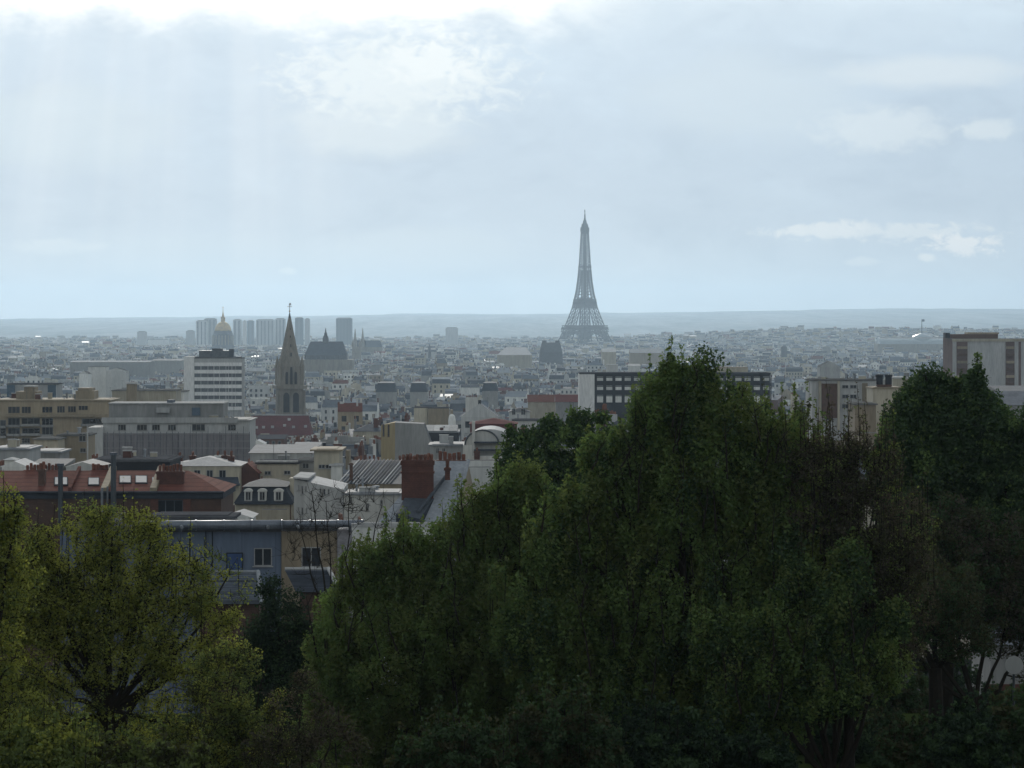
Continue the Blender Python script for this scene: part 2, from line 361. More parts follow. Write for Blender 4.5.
def chimney(root, x, y, z0, z1, lx, ly, m, pots=4, along='y', potm=None, pot=True, name='chimney'):
    o = root.location; a = MB(o)
    wx, wy = o.x + x, o.y + y; zz0, zz1 = o.z + z0, o.z + z1
    a.box(wx - lx / 2, wx + lx / 2, wy - ly / 2, wy + ly / 2, zz0, zz1, m)
    a.box(wx - lx / 2 - .08, wx + lx / 2 + .08, wy - ly / 2 - .08, wy + ly / 2 + .08, zz1 - .25, zz1 - .05, m)
    c = a.build(name, root)
    if pot and pots:
        for i in range(pots):
            t = (i + .5) / pots - .5; b = MB(o)
            px_, py_ = (wx, wy + t * ly * .9) if along == 'y' else (wx + t * lx * .9, wy)
            hh = .45 + .25 * random.random()
            b.lathe(px_, py_, [(.13, zz1), (.15, zz1 + hh * .8), (.12, zz1 + hh)], 6, potm or M['pot'])
            b.build('chimney_pot', c)
    return c
def block(name, label, cat, x0, x1, yt, d, depth, wall, roof='flat', roofm=None, rise=0, wins=(), ybot=None, group=None, over=.25, split=2, fm=None, gm=None, base=None, inset=None):
    """a building whose front stands at distance d between two columns; yt = row of its eaves; rise in rows"""
    xa, xb = X(x0, d), X(x1, d); z1 = Z(yt, d); cx = (xa + xb) / 2
    z0 = min(terr(cx, d), terr(cx, d + depth)) - .3 if base is None else base
    root = thing(name, label, cat, (cx, d + depth / 2, z0), group); o = root.location
    a = MB(o); a.box(xa, xb, d, d + depth, z0, z1, M[wall])
    a.build('wall', root)
    rm = M[roofm or ('flat' if roof == 'flat' else 'zinc')]; r = MB(o); rh = rise / F * d; ov = over
    if roof == 'flat':
        r.box(xa - ov, xb + ov, d - ov, d + depth + ov, z1, z1 + .22, M['whitecap'] if roofm is None else rm)
        r.box(xa + .35, xb - .35, d + .35, d + depth - .35, z1 + .22, z1 + .3, rm)
    elif roof == 'gable_x':
        ym = d + depth / 2
        r.solid([(xa - ov, d - ov, z1), (xb + ov, d - ov, z1), (xb + ov, ym, z1 + rh), (xa - ov, ym, z1 + rh), (xa - ov, d + depth + ov, z1), (xb + ov, d + depth + ov, z1)],
                [(0, 1, 2, 3), (3, 2, 5, 4), (0, 3, 4), (1, 5, 2), (0, 4, 5, 1)], [rm, rm, M[wall], M[wall], rm])
    elif roof == 'gable_y':
        r.solid([(xa - ov, d - .02, z1), (xb + ov, d - .02, z1), (cx, d - .02, z1 + rh), (xa - ov, d + depth, z1), (xb + ov, d + depth, z1), (cx, d + depth, z1 + rh)],
                [(0, 1, 2), (3, 5, 4), (0, 2, 5, 3), (1, 4, 5, 2), (0, 3, 4, 1)], [M[wall], M[wall], rm, rm, rm])
    elif roof in ('hip', 'mansard'):
        i = inset or min(depth / 2 - .1, (xb - xa) / 2 - .1)
        if roof == 'mansard': i = .9
        r.solid([(xa - ov, d - ov, z1), (xb + ov, d - ov, z1), (xb + ov, d + depth + ov, z1), (xa - ov, d + depth + ov, z1),
                 (xa + i, d + i, z1 + rh), (xb - i, d + i, z1 + rh), (xb - i, d + depth - i, z1 + rh), (xa + i, d + depth - i, z1 + rh)],
                [(0, 1, 5, 4), (1, 2, 6, 5), (2, 3, 7, 6), (3, 0, 4, 7), (4, 5, 6, 7), (3, 2, 1, 0)], rm)
        if roof == 'mansard':
            zt = z1 + rh; ym = d + depth / 2
            r.solid([(xa + .6, d + .6, zt + .003), (xb - .6, d + .6, zt + .003), (xb - .6, d + depth - .6, zt + .003), (xa + .6, d + depth - .6, zt + .003), (xa + 2.5, ym, zt + .7), (xb - 2.5, ym, zt + .7)],
                    [(0, 1, 5, 4), (1, 2, 5), (2, 3, 4, 5), (3, 0, 4), (3, 2, 1, 0)], M['zinc'])
    elif roof == 'shed':
        r.solid([(xa - ov, d - ov, z1), (xb + ov, d - ov, z1), (xb + ov, d + depth + ov, z1 + rh), (xa - ov, d + depth + ov, z1 + rh), (xa - ov, d + depth + ov, z1), (xb + ov, d + depth + ov, z1)],
                [(0, 1, 2, 3), (0, 3, 4), (1, 5, 2), (3, 2, 5, 4), (0, 4, 5, 1)], [rm, M[wall], M[wall], M[wall], rm])
    if r.f: r.build('roof', root)
    if 300 < d < 900 and name not in ('garden_wall', 'rear_wing') and xb - xa > 4 and roof == 'flat':
        cr_ = random.Random(int(x0 * 7 + d))
        for i in range(min(16, int((xb - xa) / 1.5))):
            u, v = cr_.uniform(xa + .8, xb - .8), cr_.uniform(d + 1, d + depth - 1); ss = cr_.uniform(.18, .55); hh = cr_.uniform(.5, 1.5); kd = cr_.random()
            vb = MB(o)
            if kd < .4: vb.lathe(u, v, [(ss * .5, z1 + .25), (ss * .5, z1 + hh), (ss * .8, z1 + hh + .02), (ss * .75, z1 + hh + .18)], 8, M['zincl'])
            elif kd < .8:
                vb.box(u - ss * 1.6, u + ss * 1.6, v - ss, v + ss, z1 + .25, z1 + hh, M[cr_.choice(['brick', 'pale', 'cream', 'grey'])]); vb.box(u - ss * 1.7, u + ss * 1.7, v - ss * 1.1, v + ss * 1.1, z1 + hh + .003, z1 + hh + .12, M['whitecap'])
            else: vb.tube([(u, v, z1 + .25), (u, v, z1 + 2.6)], .03, M['dkmetal'], 4); vb.bar((u - .5, v, z1 + 2.4), (u + .5, v, z1 + 2.4), .025, M['dkmetal'])
            vb.build('roof_vent' if kd < .4 else 'chimney' if kd < .8 else 'antenna', root)
    for q in wins:
        wa, wb, ya, yb = q[:4]
        add_window(root, X((wa + wb) / 2, d) - o.x, d - o.y, Z(yb, d) - o.z, (wb - wa) / F * d, (yb - ya) / F * d, q[4] if len(q) > 4 else split, 0, fm, gm)
    items.append((x0, x1, yt - rise, ybot if ybot else yt + 30, d, d + depth))
    return root
def part(root, name, fn, smooth=False, parent=None, label=None):
    a = MB(root.location); fn(a); o = a.build(name, parent or root, smooth)
    if parent is not None and parent is not root: o.location = (0, 0, 0)
    if label: o['label'] = label
    return o
def gridw(xs, ys, wd, ht): return [(x, x + wd, y, y + ht) for x in xs for y in ys]
# ================================================================ buildings one can pick out
# --- the blue and ochre rear wings just beyond the park
d = 225
b = block('rear_wing', 'blue-grey clad rear wing with a bright blue door under the long duct', 'building', 60, 281, 532, d, 9, 'blue', roofm='tar', ybot=575, over=.08,
          wins=[(254, 272, 548, 565)])
o = b.location
def door(a):
    a.box(X(227.5, d), X(242, d), d - .09, d - .003, Z(572, d), Z(553.5, d), M['door'])
dr = part(b, 'door', door)
part(b, 'door_frame', lambda a: (a.box(X(226.5, d), X(227.5, d), d - .12, d - .004, Z(572, d), Z(552.5, d), M['darkw']), a.box(X(242, d), X(243, d), d - .12, d - .004, Z(572, d), Z(552.5, d), M['darkw']), a.box(X(227.5, d), X(242, d), d - .12, d - .004, Z(553.5, d), Z(552.5, d), M['darkw'])), parent=dr)
for px in (206, 212.5):
    part(b, 'downpipe', lambda a: a.tube([(X(px, d), d - .08, Z(531, d)), (X(px, d), d - .08, Z(600, d))], .045, M['darkw'], 6))
b = block('rear_wing', 'ochre rendered rear wing with one twin window beside the blue wall', 'building', 281.4, 337, 531, d - .15, 9, 'ochre', roofm='tar', ybot=568, over=.05, wins=[(301.5, 321, 547, 566)])
b = block('rear_wing', 'short flaking white stub wall at the end of the ochre wing', 'building', 337.3, 360, 533, d - .4, 4, 'plaster', roofm='plaster', ybot=560, over=.02)
part(b, 'coping', lambda a: [a.frust(X(339 + i * 3.2, d - .4), d + .2 + random.random() * .4, Z(532, d), Z(529 - random.random() * 2.5, d), .14, .5, .09, .3, M['whitecap']) for i in range(6)])
def duct():
    yd = 224.2; r = .33
    t = thing('ventilation_duct', 'long round galvanised duct running along the top of the blue and ochre wings', 'duct', (X(265, yd), yd, Z(525, yd)))
    part(t, 'pipe', lambda a: a.tube([(X(140, yd), yd, Z(525.5, yd)), (X(282, yd), yd, Z(524.6, yd))], r, M['duct'], 16), True)
    part(t, 'pipe', lambda a: a.tube([(X(282, yd), yd, Z(524.2, yd)), (X(364, yd), yd, Z(523.6, yd))], r * .8, M['duct'], 16), True, label='thinner end of the duct')
    for px in (168, 196, 224, 252, 282, 310, 338, 362):
        rr = r if px <= 282 else r * .8
        part(t, 'flange', lambda a: a.tube([(X(px, yd) - .05, yd, Z(525.1 if px < 283 else 524, yd)), (X(px, yd) + .05, yd, Z(525.1 if px < 283 else 524, yd))], rr + .05, M['duct'], 16))
    for px in (180, 238, 300, 350):
        part(t, 'support', lambda a: (a.box(X(px, yd) - .1, X(px, yd) + .1, yd - .1, yd + .1, Z(532, yd), Z(527.5, yd), M['dkmetal'])))
    for px in (182, 268, 298):
        part(t, 'valve', lambda a: a.tube([(X(px, yd), yd - .3, Z(526, yd)), (X(px, yd) + .05, yd - .62, Z(527, yd))], .12, M['zincl'], 8))
duct()
# low roofs in front of the wings
def lowhouse(label, x0, x1, yr, ye, d, depth, rm, ridge_m, slope_px):
    xa, xb = X(x0, d), X(x1, d); cx = (xa + xb) / 2; z0 = terr(cx, d) - .4
    t = thing('low_house', label, 'house', (cx, d + depth / 2, z0))
    ze, zr = Z(ye, d), Z(yr, d + depth / 2); ym = d + depth / 2
    part(t, 'wall', lambda a: a.box(xa + .2, xb - .2, d + .3, d + depth - .3, z0, ze - .02, M['brickdark']))
    def roof(a):
        n = 17
        for i in range(n):                                   # overlapping courses of slabs
            u0, u1 = i / n, (i + 1) / n
            za, zb = ze + (zr - ze) * u0, ze + (zr - ze) * u1; ya, yb = d + (ym - d) * u0, d + (ym - d) * u1
            sh = slope_px / F * d
            a.solid([(xa + sh * u0, ya - .08, za), (xb + sh * u0, ya - .08, za), (xb + sh * u1, yb, zb), (xa + sh * u1, yb, zb), (xa + sh * u0, ya - .08, za + .035), (xb + sh * u0, ya - .08, za + .035), (xb + sh * u1, yb, zb + .012), (xa + sh * u1, yb, zb + .012)],
                    [(0, 1, 5, 4), (1, 2, 6, 5), (2, 3, 7, 6), (3, 0, 4, 7), (4, 5, 6, 7), (3, 2, 1, 0)], rm)
        sh = slope_px / F * d
        a.solid([(xa + sh, ym + .003, zr), (xb + sh, ym + .003, zr), (xb, d + depth, ze), (xa, d + depth, ze)], [(0, 1, 2, 3)], rm)
    r = part(t, 'roof', roof)
    sh = slope_px / F * d
    part(t, 'ridge_cap', lambda a: a.tube([(xa + sh, ym, zr + .06), (xb + sh, ym, zr + .06)], .13, ridge_m, 6), parent=r)
    part(t, 'verge', lambda a: a.tube([(xb, d - .1, ze + .08), (xb + sh, ym, zr + .1)], .13, ridge_m, 6), parent=r)
    items.append((x0, x1, yr, ye + 15, d, d + depth))
    return t
lowhouse('low shed roof of pale ribbed slates with white ridge below the blue wall', 196, 262, 573, 604, 192, 6.0, M['zinc'], M['zincl'], -8)
lowhouse('low dark slate roof with broken white ridge below the ochre wall', 296, 340, 570, 592, 196, 5.0, M['slate'], M['whitecap'], -14)
# --- red tiled house with big brick chimney
def redhouse():
    d = 292; dp = 13
    xa, xb = X(-25, d), X(221, d); cx = (xa + xb) / 2; z0 = terr(cx, d) - .3
    t = thing('tiled_house', 'long red tiled house with skylights and a wide brick chimney', 'house', (cx, d + dp / 2, z0))
    ze, zr = Z(492, d), Z(470.5, d + dp / 2); ym = d + dp / 2
    part(t, 'wall', lambda a: a.box(xa, xb, d, d + dp, z0, ze - .6, M['brickdark']))
    hx = X(188, ym)
    rf = part(t, 'roof', lambda a: a.solid([(xa - .3, d - .35, ze), (xb + .3, d - .35, ze), (xb + .3, d + dp + .35, ze), (xa - .3, d + dp + .35, ze), (xa - .3, ym, zr), (hx, ym, zr)],
             [(0, 1, 5, 4), (1, 2, 5), (2, 3, 4, 5), (3, 0, 4), (3, 2, 1, 0)], M['tile']))
    part(t, 'cornice', lambda a: a.box(xa - .2, xb + .2, d - .22, d + dp + .2, ze - .6, ze - .05, M['slate']))
    part(t, 'gutter', lambda a: a.tube([(xa - .3, d - .42, ze), (xb + .3, d - .42, ze)], .11, M['zinc'], 7))
    sl = (zr - ze) / (ym - d + .35)
    for x0_, x1_, y0_, y1_ in ((54, 68, 478, 486), (88, 99.5, 478.5, 486), (119, 131.5, 476.5, 484), (135, 147.5, 476.5, 484), (152, 157, 478, 485)):
        # place the skylight on the slope at the row wanted
        def pt(px, py):
            u = 0
            for _ in range(30):
                y = d - .35 + u * (ym - d + .35); z = ze + u * (zr - ze); r_ = H + (CZ - z) / y * F
                u += (r_ - py) * .01
            return Vector((X(px, y), y, z))
        nrm = Vector((0, -sl, 1)).normalized()
        p = [pt(x0_, y1_), pt(x1_, y1_), pt(x1_, y0_), pt(x0_, y0_)]
        def fr(a):
            q = [v + nrm * .12 for v in p]; a.solid(p + q, [(0, 1, 5, 4), (1, 2, 6, 5), (2, 3, 7, 6), (3, 0, 4, 7), (4, 5, 6, 7)], M['tar'])
        s_ = part(t, 'skylight', fr, parent=rf)
        c_ = sum(p, Vector()) / 4
        part(t, 'pane', lambda a: a.poly([c_ + (v - c_) * .86 + nrm * .125 for v in p], M['skyl']), parent=s_)
    o = t.location
    def ch(px0, px1, yt, dd, m, n, pots=True, ly=1.0, zb=None):
        xx = (X(px0, dd) + X(px1, dd)) / 2
        return chimney(t, xx - o.x, dd - o.y, (ze if zb is None else zb) - o.z, Z(yt, dd) - o.z, (px1 - px0) / F * dd, ly, M[m], n if pots else 0, 'x')
    ch(157, 184, 471, d + 2.6, 'brick', 7)
    ch(39, 45.5, 469, d + 2.2, 'brickdark', 2)
    ch(24, 60, 470, ym + .4, 'tile', 9, ly=.7)
    ch(91, 109, 470, ym + .5, 'tile', 6, ly=.7)
    ch(104, 109, 468.5, ym + .6, 'brickdark', 0, ly=.5)
    for px, yt, r_ in ((60.5, 466, .23), (113.5, 455, .25)):
        yy = d - 1.0
        part(t, 'flue', lambda a: (a.tube([(X(px, yy), yy, Z(530, yy)), (X(px, yy), yy, Z(yt, yy))], r_, M['dkmetal'], 10), a.tube([(X(px, yy), yy, Z(yt, yy)), (X(px, yy), yy, Z(yt - 2.6, yy))], r_ * 1.4, M['zinc'], 10)), label='grey steel flue pipe')
    part(t, 'flue', lambda a: a.tube([(X(107.5, d - .6), d - .6, Z(520, d)), (X(107.5, d - .6), d - .6, Z(486, d))], .09, M['zincl'], 8))
    part(t, 'flue', lambda a: a.tube([(X(102, d - .6), d - .6, Z(520, d)), (X(102, d - .6), d - .6, Z(489, d)), (X(103, d - .6), d - .6, Z(487.5, d))], .12, M['zincl'], 8))
    for px, w_ in ((104.5, .3), (153.5, .3), (70, .14)):
        part(t, 'party_parapet', lambda a: a.solid([(X(px, d) - w_, d - .3, ze - .1), (X(px, d) + w_, d - .3, ze - .1), (X(px, d) + w_, ym, zr - .1), (X(px, d) - w_, ym, zr - .1), (X(px, d) - w_, d - .3, ze + .42), (X(px, d) + w_, d - .3, ze + .42), (X(px, d) + w_, ym, zr + .42), (X(px, d) - w_, ym, zr + .42)],
             [(0, 1, 5, 4), (1, 2, 6, 5), (2, 3, 7, 6), (3, 0, 4, 7), (4, 5, 6, 7)], M['tan'] if w_ > .2 else M['tile']), parent=rf)
    for px in (154.5, 187):
        part(t, 'pilaster', lambda a: a.box(X(px, d) - .35, X(px, d) + .35, d - .16, d - .003, z0, ze - .65, M['brick']))
    for px in (170,):
        add_window(t, X(px, d) - o.x, d - o.y, Z(512, d) - o.z, 2.4, 1.1, 3, gm=M['glass'], fm=M['zinc'])
    items.append((-30, 222, 468, 500, d, d + dp))
redhouse()
# clutter of low flat roofs between the pipe and the red house
block('flat_roof_shed', 'low grey felt roof shed between the duct and the red tiled house', 'shed', 150, 232, 519, 246, 5, 'grey', roofm='tar', ybot=522)
b = block('workshop', 'white gabled workshop roof beside the mansard house', 'workshop', 226, 250, 518, 262, 6, 'white', 'gable_y', 'zincl', 5, ybot=522)
# --- brick stack and slate roofs
def slatehouse():
    d = 238
    t = thing('slate_house', 'steep slate roofed house carrying a massive red brick chimney stack', 'house', (X(425, d), d + 6, terr(X(425, d), d) - .3)); o = t.location
    z0 = o.z; zE = Z(522, d)
    xa, xb = X(382, d), X(476, d)
    part(t, 'wall', lambda a: a.box(xa, xb, d, d + 14, z0, zE, M['plaster']))
    # main slope: rises away to the right towards a ridge seen at rows 460
    P = lambda px, py, dd: Vector((X(px, dd), dd, Z(py, dd)))
    def roof(a):
        ridge0, ridge1 = P(436, 462, d + 7), P(470, 462, d + 7)
        a.solid([P(378, 522, d - .3), P(452, 522, d - .3), P(468, 461, d + 7), P(430, 461, d + 7), P(480, 522, d + 14), P(378, 522, d + 14)],
                [(0, 1, 2, 3), (1, 4, 2), (3, 2, 4, 5), (0, 3, 5), (0, 5, 4, 1)], [M['zincl'], M['tan'], M['slate'], M['slate'], M['slate']])
    r = part(t, 'roof', roof)
    part(t, 'verge', lambda a: a.tube([P(452, 522, d - .35), P(468.4, 460.5, d + 7)], .16, M['zincl'], 5), parent=r)
    part(t, 'flashing', lambda a: a.tube([P(418, 512, d - .32), P(446, 476, d + 4.6)], .14, M['zinc'], 5), parent=r)
    def dorm(a):
        a.solid([P(396, 514, d - 1.2), P(420, 519, d - 1.2), P(434, 498, d + 2.4), P(405, 497, d + 2.4), P(396, 522, d - 1.2), P(420, 522, d - 1.2), P(434, 522, d + 2.4), P(405, 522, d + 2.4)],
                [(0, 1, 2, 3), (4, 5, 1, 0), (5, 6, 2, 1), (7, 4, 0, 3), (6, 7, 3, 2)], [M['zinc'], M['slate'], M['slate'], M['slate'], M['slate']])
    part(t, 'dormer_roof', dorm)
    cxx = (X(400.5, d) + X(432.5, d)) / 2
    c = chimney(t, cxx - o.x, 3.0 - 6, Z(520, d) - o.z, Z(461.5, d) - o.z, 32 / F * d, 1.5, M['brick'], 0)
    part(t, 'brick_band', lambda a: [a.box(cxx - 1.27, cxx + 1.27, d + 3 - .83, d + 3 + .83, Z(y_, d), Z(y_ - 1.8, d), M['brick']) for y_ in (466.5, 475)], parent=c)
    for i in range(9):
        for k in (0, 1):
            xx = X(402 + i * 3.6 + random.uniform(-.4, .4), d); hh = random.uniform(.22, .5); yy = d + 2.6 + k * .8; zz = Z(461.5, d)
            b_ = MB(o); b_.lathe(xx, yy, [(.10, zz - .05), (.12, zz + hh * .8), (.09, zz + hh)], 6, M['pot']); b_.build('chimney_pot', c)
    c2 = chimney(t, X(447.5, d + 3) - o.x, d + 3 - o.y, Z(482, d) - o.z, Z(469, d) - o.z, .38, .5, M['brick'], 1)
    c3 = chimney(t, X(452, d + 8) - o.x, d + 8 - o.y, Z(468, d) - o.z, Z(460, d + 8) - o.z, 32 / F * d, .8, M['brick'], 6, 'x')
    items.append((380, 478, 460, 524, d, d + 14))
slatehouse()
block('garden_wall', 'low white garden wall seen through the tree top below the slate roof', 'wall', 352, 436, 527, 212, .4, 'white', roofm='whitecap', ybot=545, over=.05)
# --- mansard and gable houses
d = 360
b = block('mansard_house', 'cream house with three white dormers in a dark mansard roof', 'house', 236, 292, 503, d, 11, 'cream', 'mansard', 'slate', 16, ybot=521); o = b.location
for x0_, x1_ in ((244.5, 252), (258, 266.5), (274, 283)):
    def dm(a):
        xa, xb = X(x0_, d), X(x1_, d); za, zb = Z(500.5, d), Z(491.5, d)
        a.box(xa, xb, d - .1, d + 1.6, za, zb, M['white'])
        a.lathe((xa + xb) / 2, d + .75, [(0.02, zb)], 3, M['white'], caps=False) if False else None
        n = 8; p0 = []; cx_ = (xa + xb) / 2; rr = (xb - xa) / 2 + .08
        for yy in (d - .2, d + 1.5):
            for i in range(n + 1): g = math.pi * i / n; p0.append((cx_ + rr * math.cos(g), yy, zb + .003 + .34 * math.sin(g)))
        fs = [tuple(range(n + 1)), tuple(reversed(range(n + 1, 2 * n + 2)))] + [(i, i + 1, n + 2 + i, n + 1 + i) for i in range(n)]
        a.solid(p0, fs, M['white'])
    q = part(b, 'dormer', dm)
    w_ = add_window(b, X((x0_ + x1_) / 2, d) - o.x, d - .1 - o.y, Z(499.8, d) - o.z, .62, .92, 2)
chimney(b, 2.9, 0, 3, Z(480, d) - o.z, .6, 2.2, M['cream'], 0)
part(b, 'cornice', lambda a: a.box(X(235, d), X(293, d), d - .35, d - .003, Z(504.5, d), Z(502.6, d), M['slate']))
part(b, 'downpipe', lambda a: a.tube([(X(290.5, d), d - .12, Z(503, d)), (X(290.5, d), d - .12, Z(540, d))], .07, M['brickdark'], 6))
def gablehouse():
    d = 342
    t = thing('gable_house', 'pale house with a sloping parapet and pairs of narrow windows', 'house', (X(318, d), d + 6, terr(X(318, d), d) - .3)); o = t.location
    xa, xb = X(294, d), X(342, d); yb = d + 12
    pts = [(xa, d, o.z), (xb, d + 3, o.z), (xb, yb, o.z), (xa, yb, o.z), (xa, d, Z(479, d)), (xb, d + 3, Z(491, d)), (xb, yb, Z(489, d)), (xa, yb, Z(478, d))]
    part(t, 'wall', lambda a: a.solid(pts, [(0, 1, 5, 4), (1, 2, 6, 5), (2, 3, 7, 6), (3, 0, 4, 7), (4, 5, 6, 7)], [M['pale']] * 4 + [M['zincl']]))
    part(t, 'coping', lambda a: a.solid([(xa - .1, d - .15, Z(478.6, d)), (xa + 1.6, d - .05, Z(480, d)), (xa + 1.6, yb, Z(480, d)), (xa - .1, yb, Z(478.6, d)), (xa - .1, d - .15, Z(477, d)), (xa + 1.6, d - .05, Z(478, d)), (xa + 1.6, yb, Z(478, d)), (xa - .1, yb, Z(477, d))],
         [(0, 1, 5, 4), (1, 2, 6, 5), (2, 3, 7, 6), (3, 0, 4, 7), (4, 5, 6, 7)], M['whitecap']))
    ang = math.atan2(3, xb - xa)
    for px, y0_, y1_, ww in ((299, 485, 489.5, 1.6), (302.5, 486, 494, 2.4), (306, 486.5, 491, 1.6), (320, 489, 494, 2), (323.8, 489.5, 495.5, 2.6), (328, 490, 495, 2), (299, 507, 511, 1.6), (302.5, 507.5, 515, 2.4), (306.5, 508.5, 513, 1.6), (330, 512, 517, 2)):
        u = (X(px, d + 1) - xa) / (xb - xa); yy = d + 3 * u
        add_window(t, X(px, d + 1) - o.x, yy - .01 - o.y, Z(y1_, d) - o.z, ww / F * d, (y1_ - y0_) / F * d, 1, ang)
    items.append((293, 343, 477, 521, d, d + 12))
gablehouse()
block('courtyard_house', 'white courtyard building with tan upper band behind bare branches', 'building', 344, 402, 495, 345, 8, 'white', 'flat', 'zincl', ybot=520, wins=[(349, 352, 497, 503), (366, 369, 503, 510), (380, 383, 500, 506)])
b = block('studio_building', 'tan studio building with a ribbed zinc and glass sloping roof', 'building', 348, 402, 484, 356, 12, 'tan', 'shed', 'zinc', 19, ybot=494, over=.15); o = b.location
for i in range(15):
    px = 349 + i * 3.7
    xx = X(px, 356); part(b, 'roof_rib', lambda a: a.bar((xx - 1.2, 356 - .1, Z(483.6, 356) + .06), (xx + .6, 368, Z(464.6, 356) + .08), .1, M['zinc'] if i % 4 else M['zincl']))
chimney(b, X(351, 357) - o.x, -4.5, 3, Z(463, 357) - o.z, .35, .6, M['brickdark'], 0)
# --- low beige and zinc roofs in the middle
b = block('workshop', 'long low beige workshop with two small windows under a pale roof', 'workshop', 257, 297, 464, 440, 9, 'cream', 'flat', 'tar', ybot=478, wins=[(264.5, 271, 471, 474.5), (284, 290.5, 470.5, 474)])
part(b, 'parapet', lambda a: a.box(X(256, 440), X(298, 440), 439.6, 440.2, Z(464, 440) + .25, Z(462, 440) + .2, M['pale']))
b = block('workshop', 'grey workshop corner with a single dark window right of the beige one', 'workshop', 297.3, 314, 462, 445, 9, 'grey', 'flat', 'flat', ybot=476, wins=[(302.5, 309, 463, 468)])
b = block('lift_tower', 'square beige rooftop tower with a flat cornice and dark window strip', 'tower', 314, 339, 451, 425, 9, 'cream', 'flat', 'tan', ybot=482, over=.5, wins=[(318.5, 325, 464.5, 468), (325.5, 332, 464.5, 468)])
block('annex', 'small white annex against the beige rooftop tower', 'annex', 331, 341, 466, 423, 3, 'white', 'flat', 'whitecap', ybot=474)
block('hall', 'wide pale zinc roof hall behind the beige workshop', 'hall', 250, 312, 453, 470, 14, 'pale', 'shed', 'zinc', 5, ybot=457)
block('hall', 'bluish zinc roof hall stepping up beside the beige rooftop tower', 'hall', 292, 316, 450, 486, 12, 'pale', 'shed', 'zinc', 5, ybot=455)
b = block('town_house', 'cream town house with three paired windows and dark mansard ledge', 'house', 171, 239, 466, 432, 12, 'cream', 'hip', 'zincl', 8, ybot=500, wins=[(194, 200.5, 470, 478.5), (206.5, 213, 470, 478.5), (219, 226, 470, 478.5), (222, 229, 489, 501), (206, 211, 489, 501)])
part(b, 'ledge', lambda a: a.solid([(X(171, 430), 430.4, Z(484, 430)), (X(239, 430), 430.4, Z(484, 430)), (X(238, 432), 431.99, Z(477, 432)), (X(172, 432), 431.99, Z(477, 432))], [(0, 1, 2, 3)], M['slate']))
part(b, 'ledge_base', lambda a: a.box(X(171, 430), X(239, 430), 430.4, 431.99, Z(486, 430), Z(484, 430) - .005, M['slate']))
for px in (178, 190, 215, 222, 230): chimney(b, X(px, 436) - b.location.x, random.uniform(-2, 3), Z(462, 436) - b.location.z, Z(456.5, 436) - b.location.z, .8, 1.2, M['white'] if px % 2 else M['brick'], 3)
block('brick_gable', 'small red-brown brick gable right of the cream town house', 'house', 236, 258, 474, 436, 8, 'brick', 'gable_y', 'tile', 11, ybot=478)
block('flat_block', 'dark tarred workshop with a low roof behind the red ridge', 'workshop', 92, 170, 462, 372, 12, 'darkw', 'flat', 'tar', ybot=470)
block('flat_block', 'white rooftop house at the left edge behind the red tiled roof', 'house', 2, 26, 467, 352, 8, 'white', 'gable_y', 'zincl', 6, ybot=476)
block('flat_block', 'tiny white stair head with a rounded cap at the left edge', 'stair head', 4.5, 14, 460, 366, 3, 'white', 'hip', 'whitecap', 2, ybot=466)
block('flat_block', 'low shed with two pale roof planes and blue rooflights above the red ridge', 'shed', 30, 62, 466, 360, 9, 'grey', 'shed', 'zinc', 4, ybot=471)
block('flat_block', 'white low gabled roof with a bright right slope above the red ridge', 'shed', 66, 99, 467, 358, 9, 'white', 'gable_y', 'zincl', 5, ybot=471)
block('flat_block', 'plain pale blind wall at the far left edge above the white roofs', 'building', -8, 29, 450, 405, 10, 'pale', 'flat', 'zincl', ybot=463)
block('flat_block', 'small olive-grey flat house in front of the beige terraces', 'house', 32, 60, 453, 420, 9, 'grey', 'flat', 'zincl', ybot=465)
block('flat_block', 'stepped tan house with a low terrace before the beige flats', 'house', 58, 88, 436, 520, 9, 'tan', 'flat', 'flat', ybot=452, wins=[(79, 86, 433.5, 441), (80, 86, 448, 452)])
block('flat_block', 'lower cream terrace house left of the stepped tan house', 'house', 34, 58, 440, 512, 9, 'cream', 'flat', 'flat', ybot=452, wins=[(42, 47, 449, 452)])
# --- beige 1960s flats on the left
d = 640
b = block('terrace_flats', 'long beige block of flats with dark balcony rows and rooftop boxes', 'flats', -8, 109, 401, d, 16, 'tan', 'flat', 'tan', ybot=452, over=.3,
          wins=[(8, 20, 406.5, 413), (21.5, 31, 406.5, 413), (42, 52.5, 406.5, 412.5), (57, 65, 406, 412.5), (68, 76, 406, 412), (78.5, 88, 405.5, 410)], split=3, fm=M['tan'])
part(b, 'string_course', lambda a: a.box(X(6, d), X(113, d), d - .9, d - .003, Z(417, d), Z(414.3, d), M['tan']))
for x0_, x1_, y0_, y1_ in ((8, 20, 418, 425), (21.5, 40, 418, 424), (42, 53, 418, 425), (8, 20, 428, 434), (22, 40, 428, 433.5), (42, 53, 427, 434.5), (22, 30, 438, 443), (0, 6, 420, 426), (0, 6, 428, 436), (82, 106, 418.5, 424), (8, 18, 438, 444)):
    w_ = add_window(b, X((x0_ + x1_) / 2, d) - b.location.x, d - b.location.y, Z(y1_, d) - b.location.z, (x1_ - x0_) / F * d, (y1_ - y0_) / F * d, 3, fm=M['grey'])
    part(b, 'balcony', lambda a: a.box(X(x0_ - .5, d), X(x1_ + .5, d), d - 1.2, d - .13, Z(y1_ + 2, d), Z(y1_ - .2, d), M['grey']))
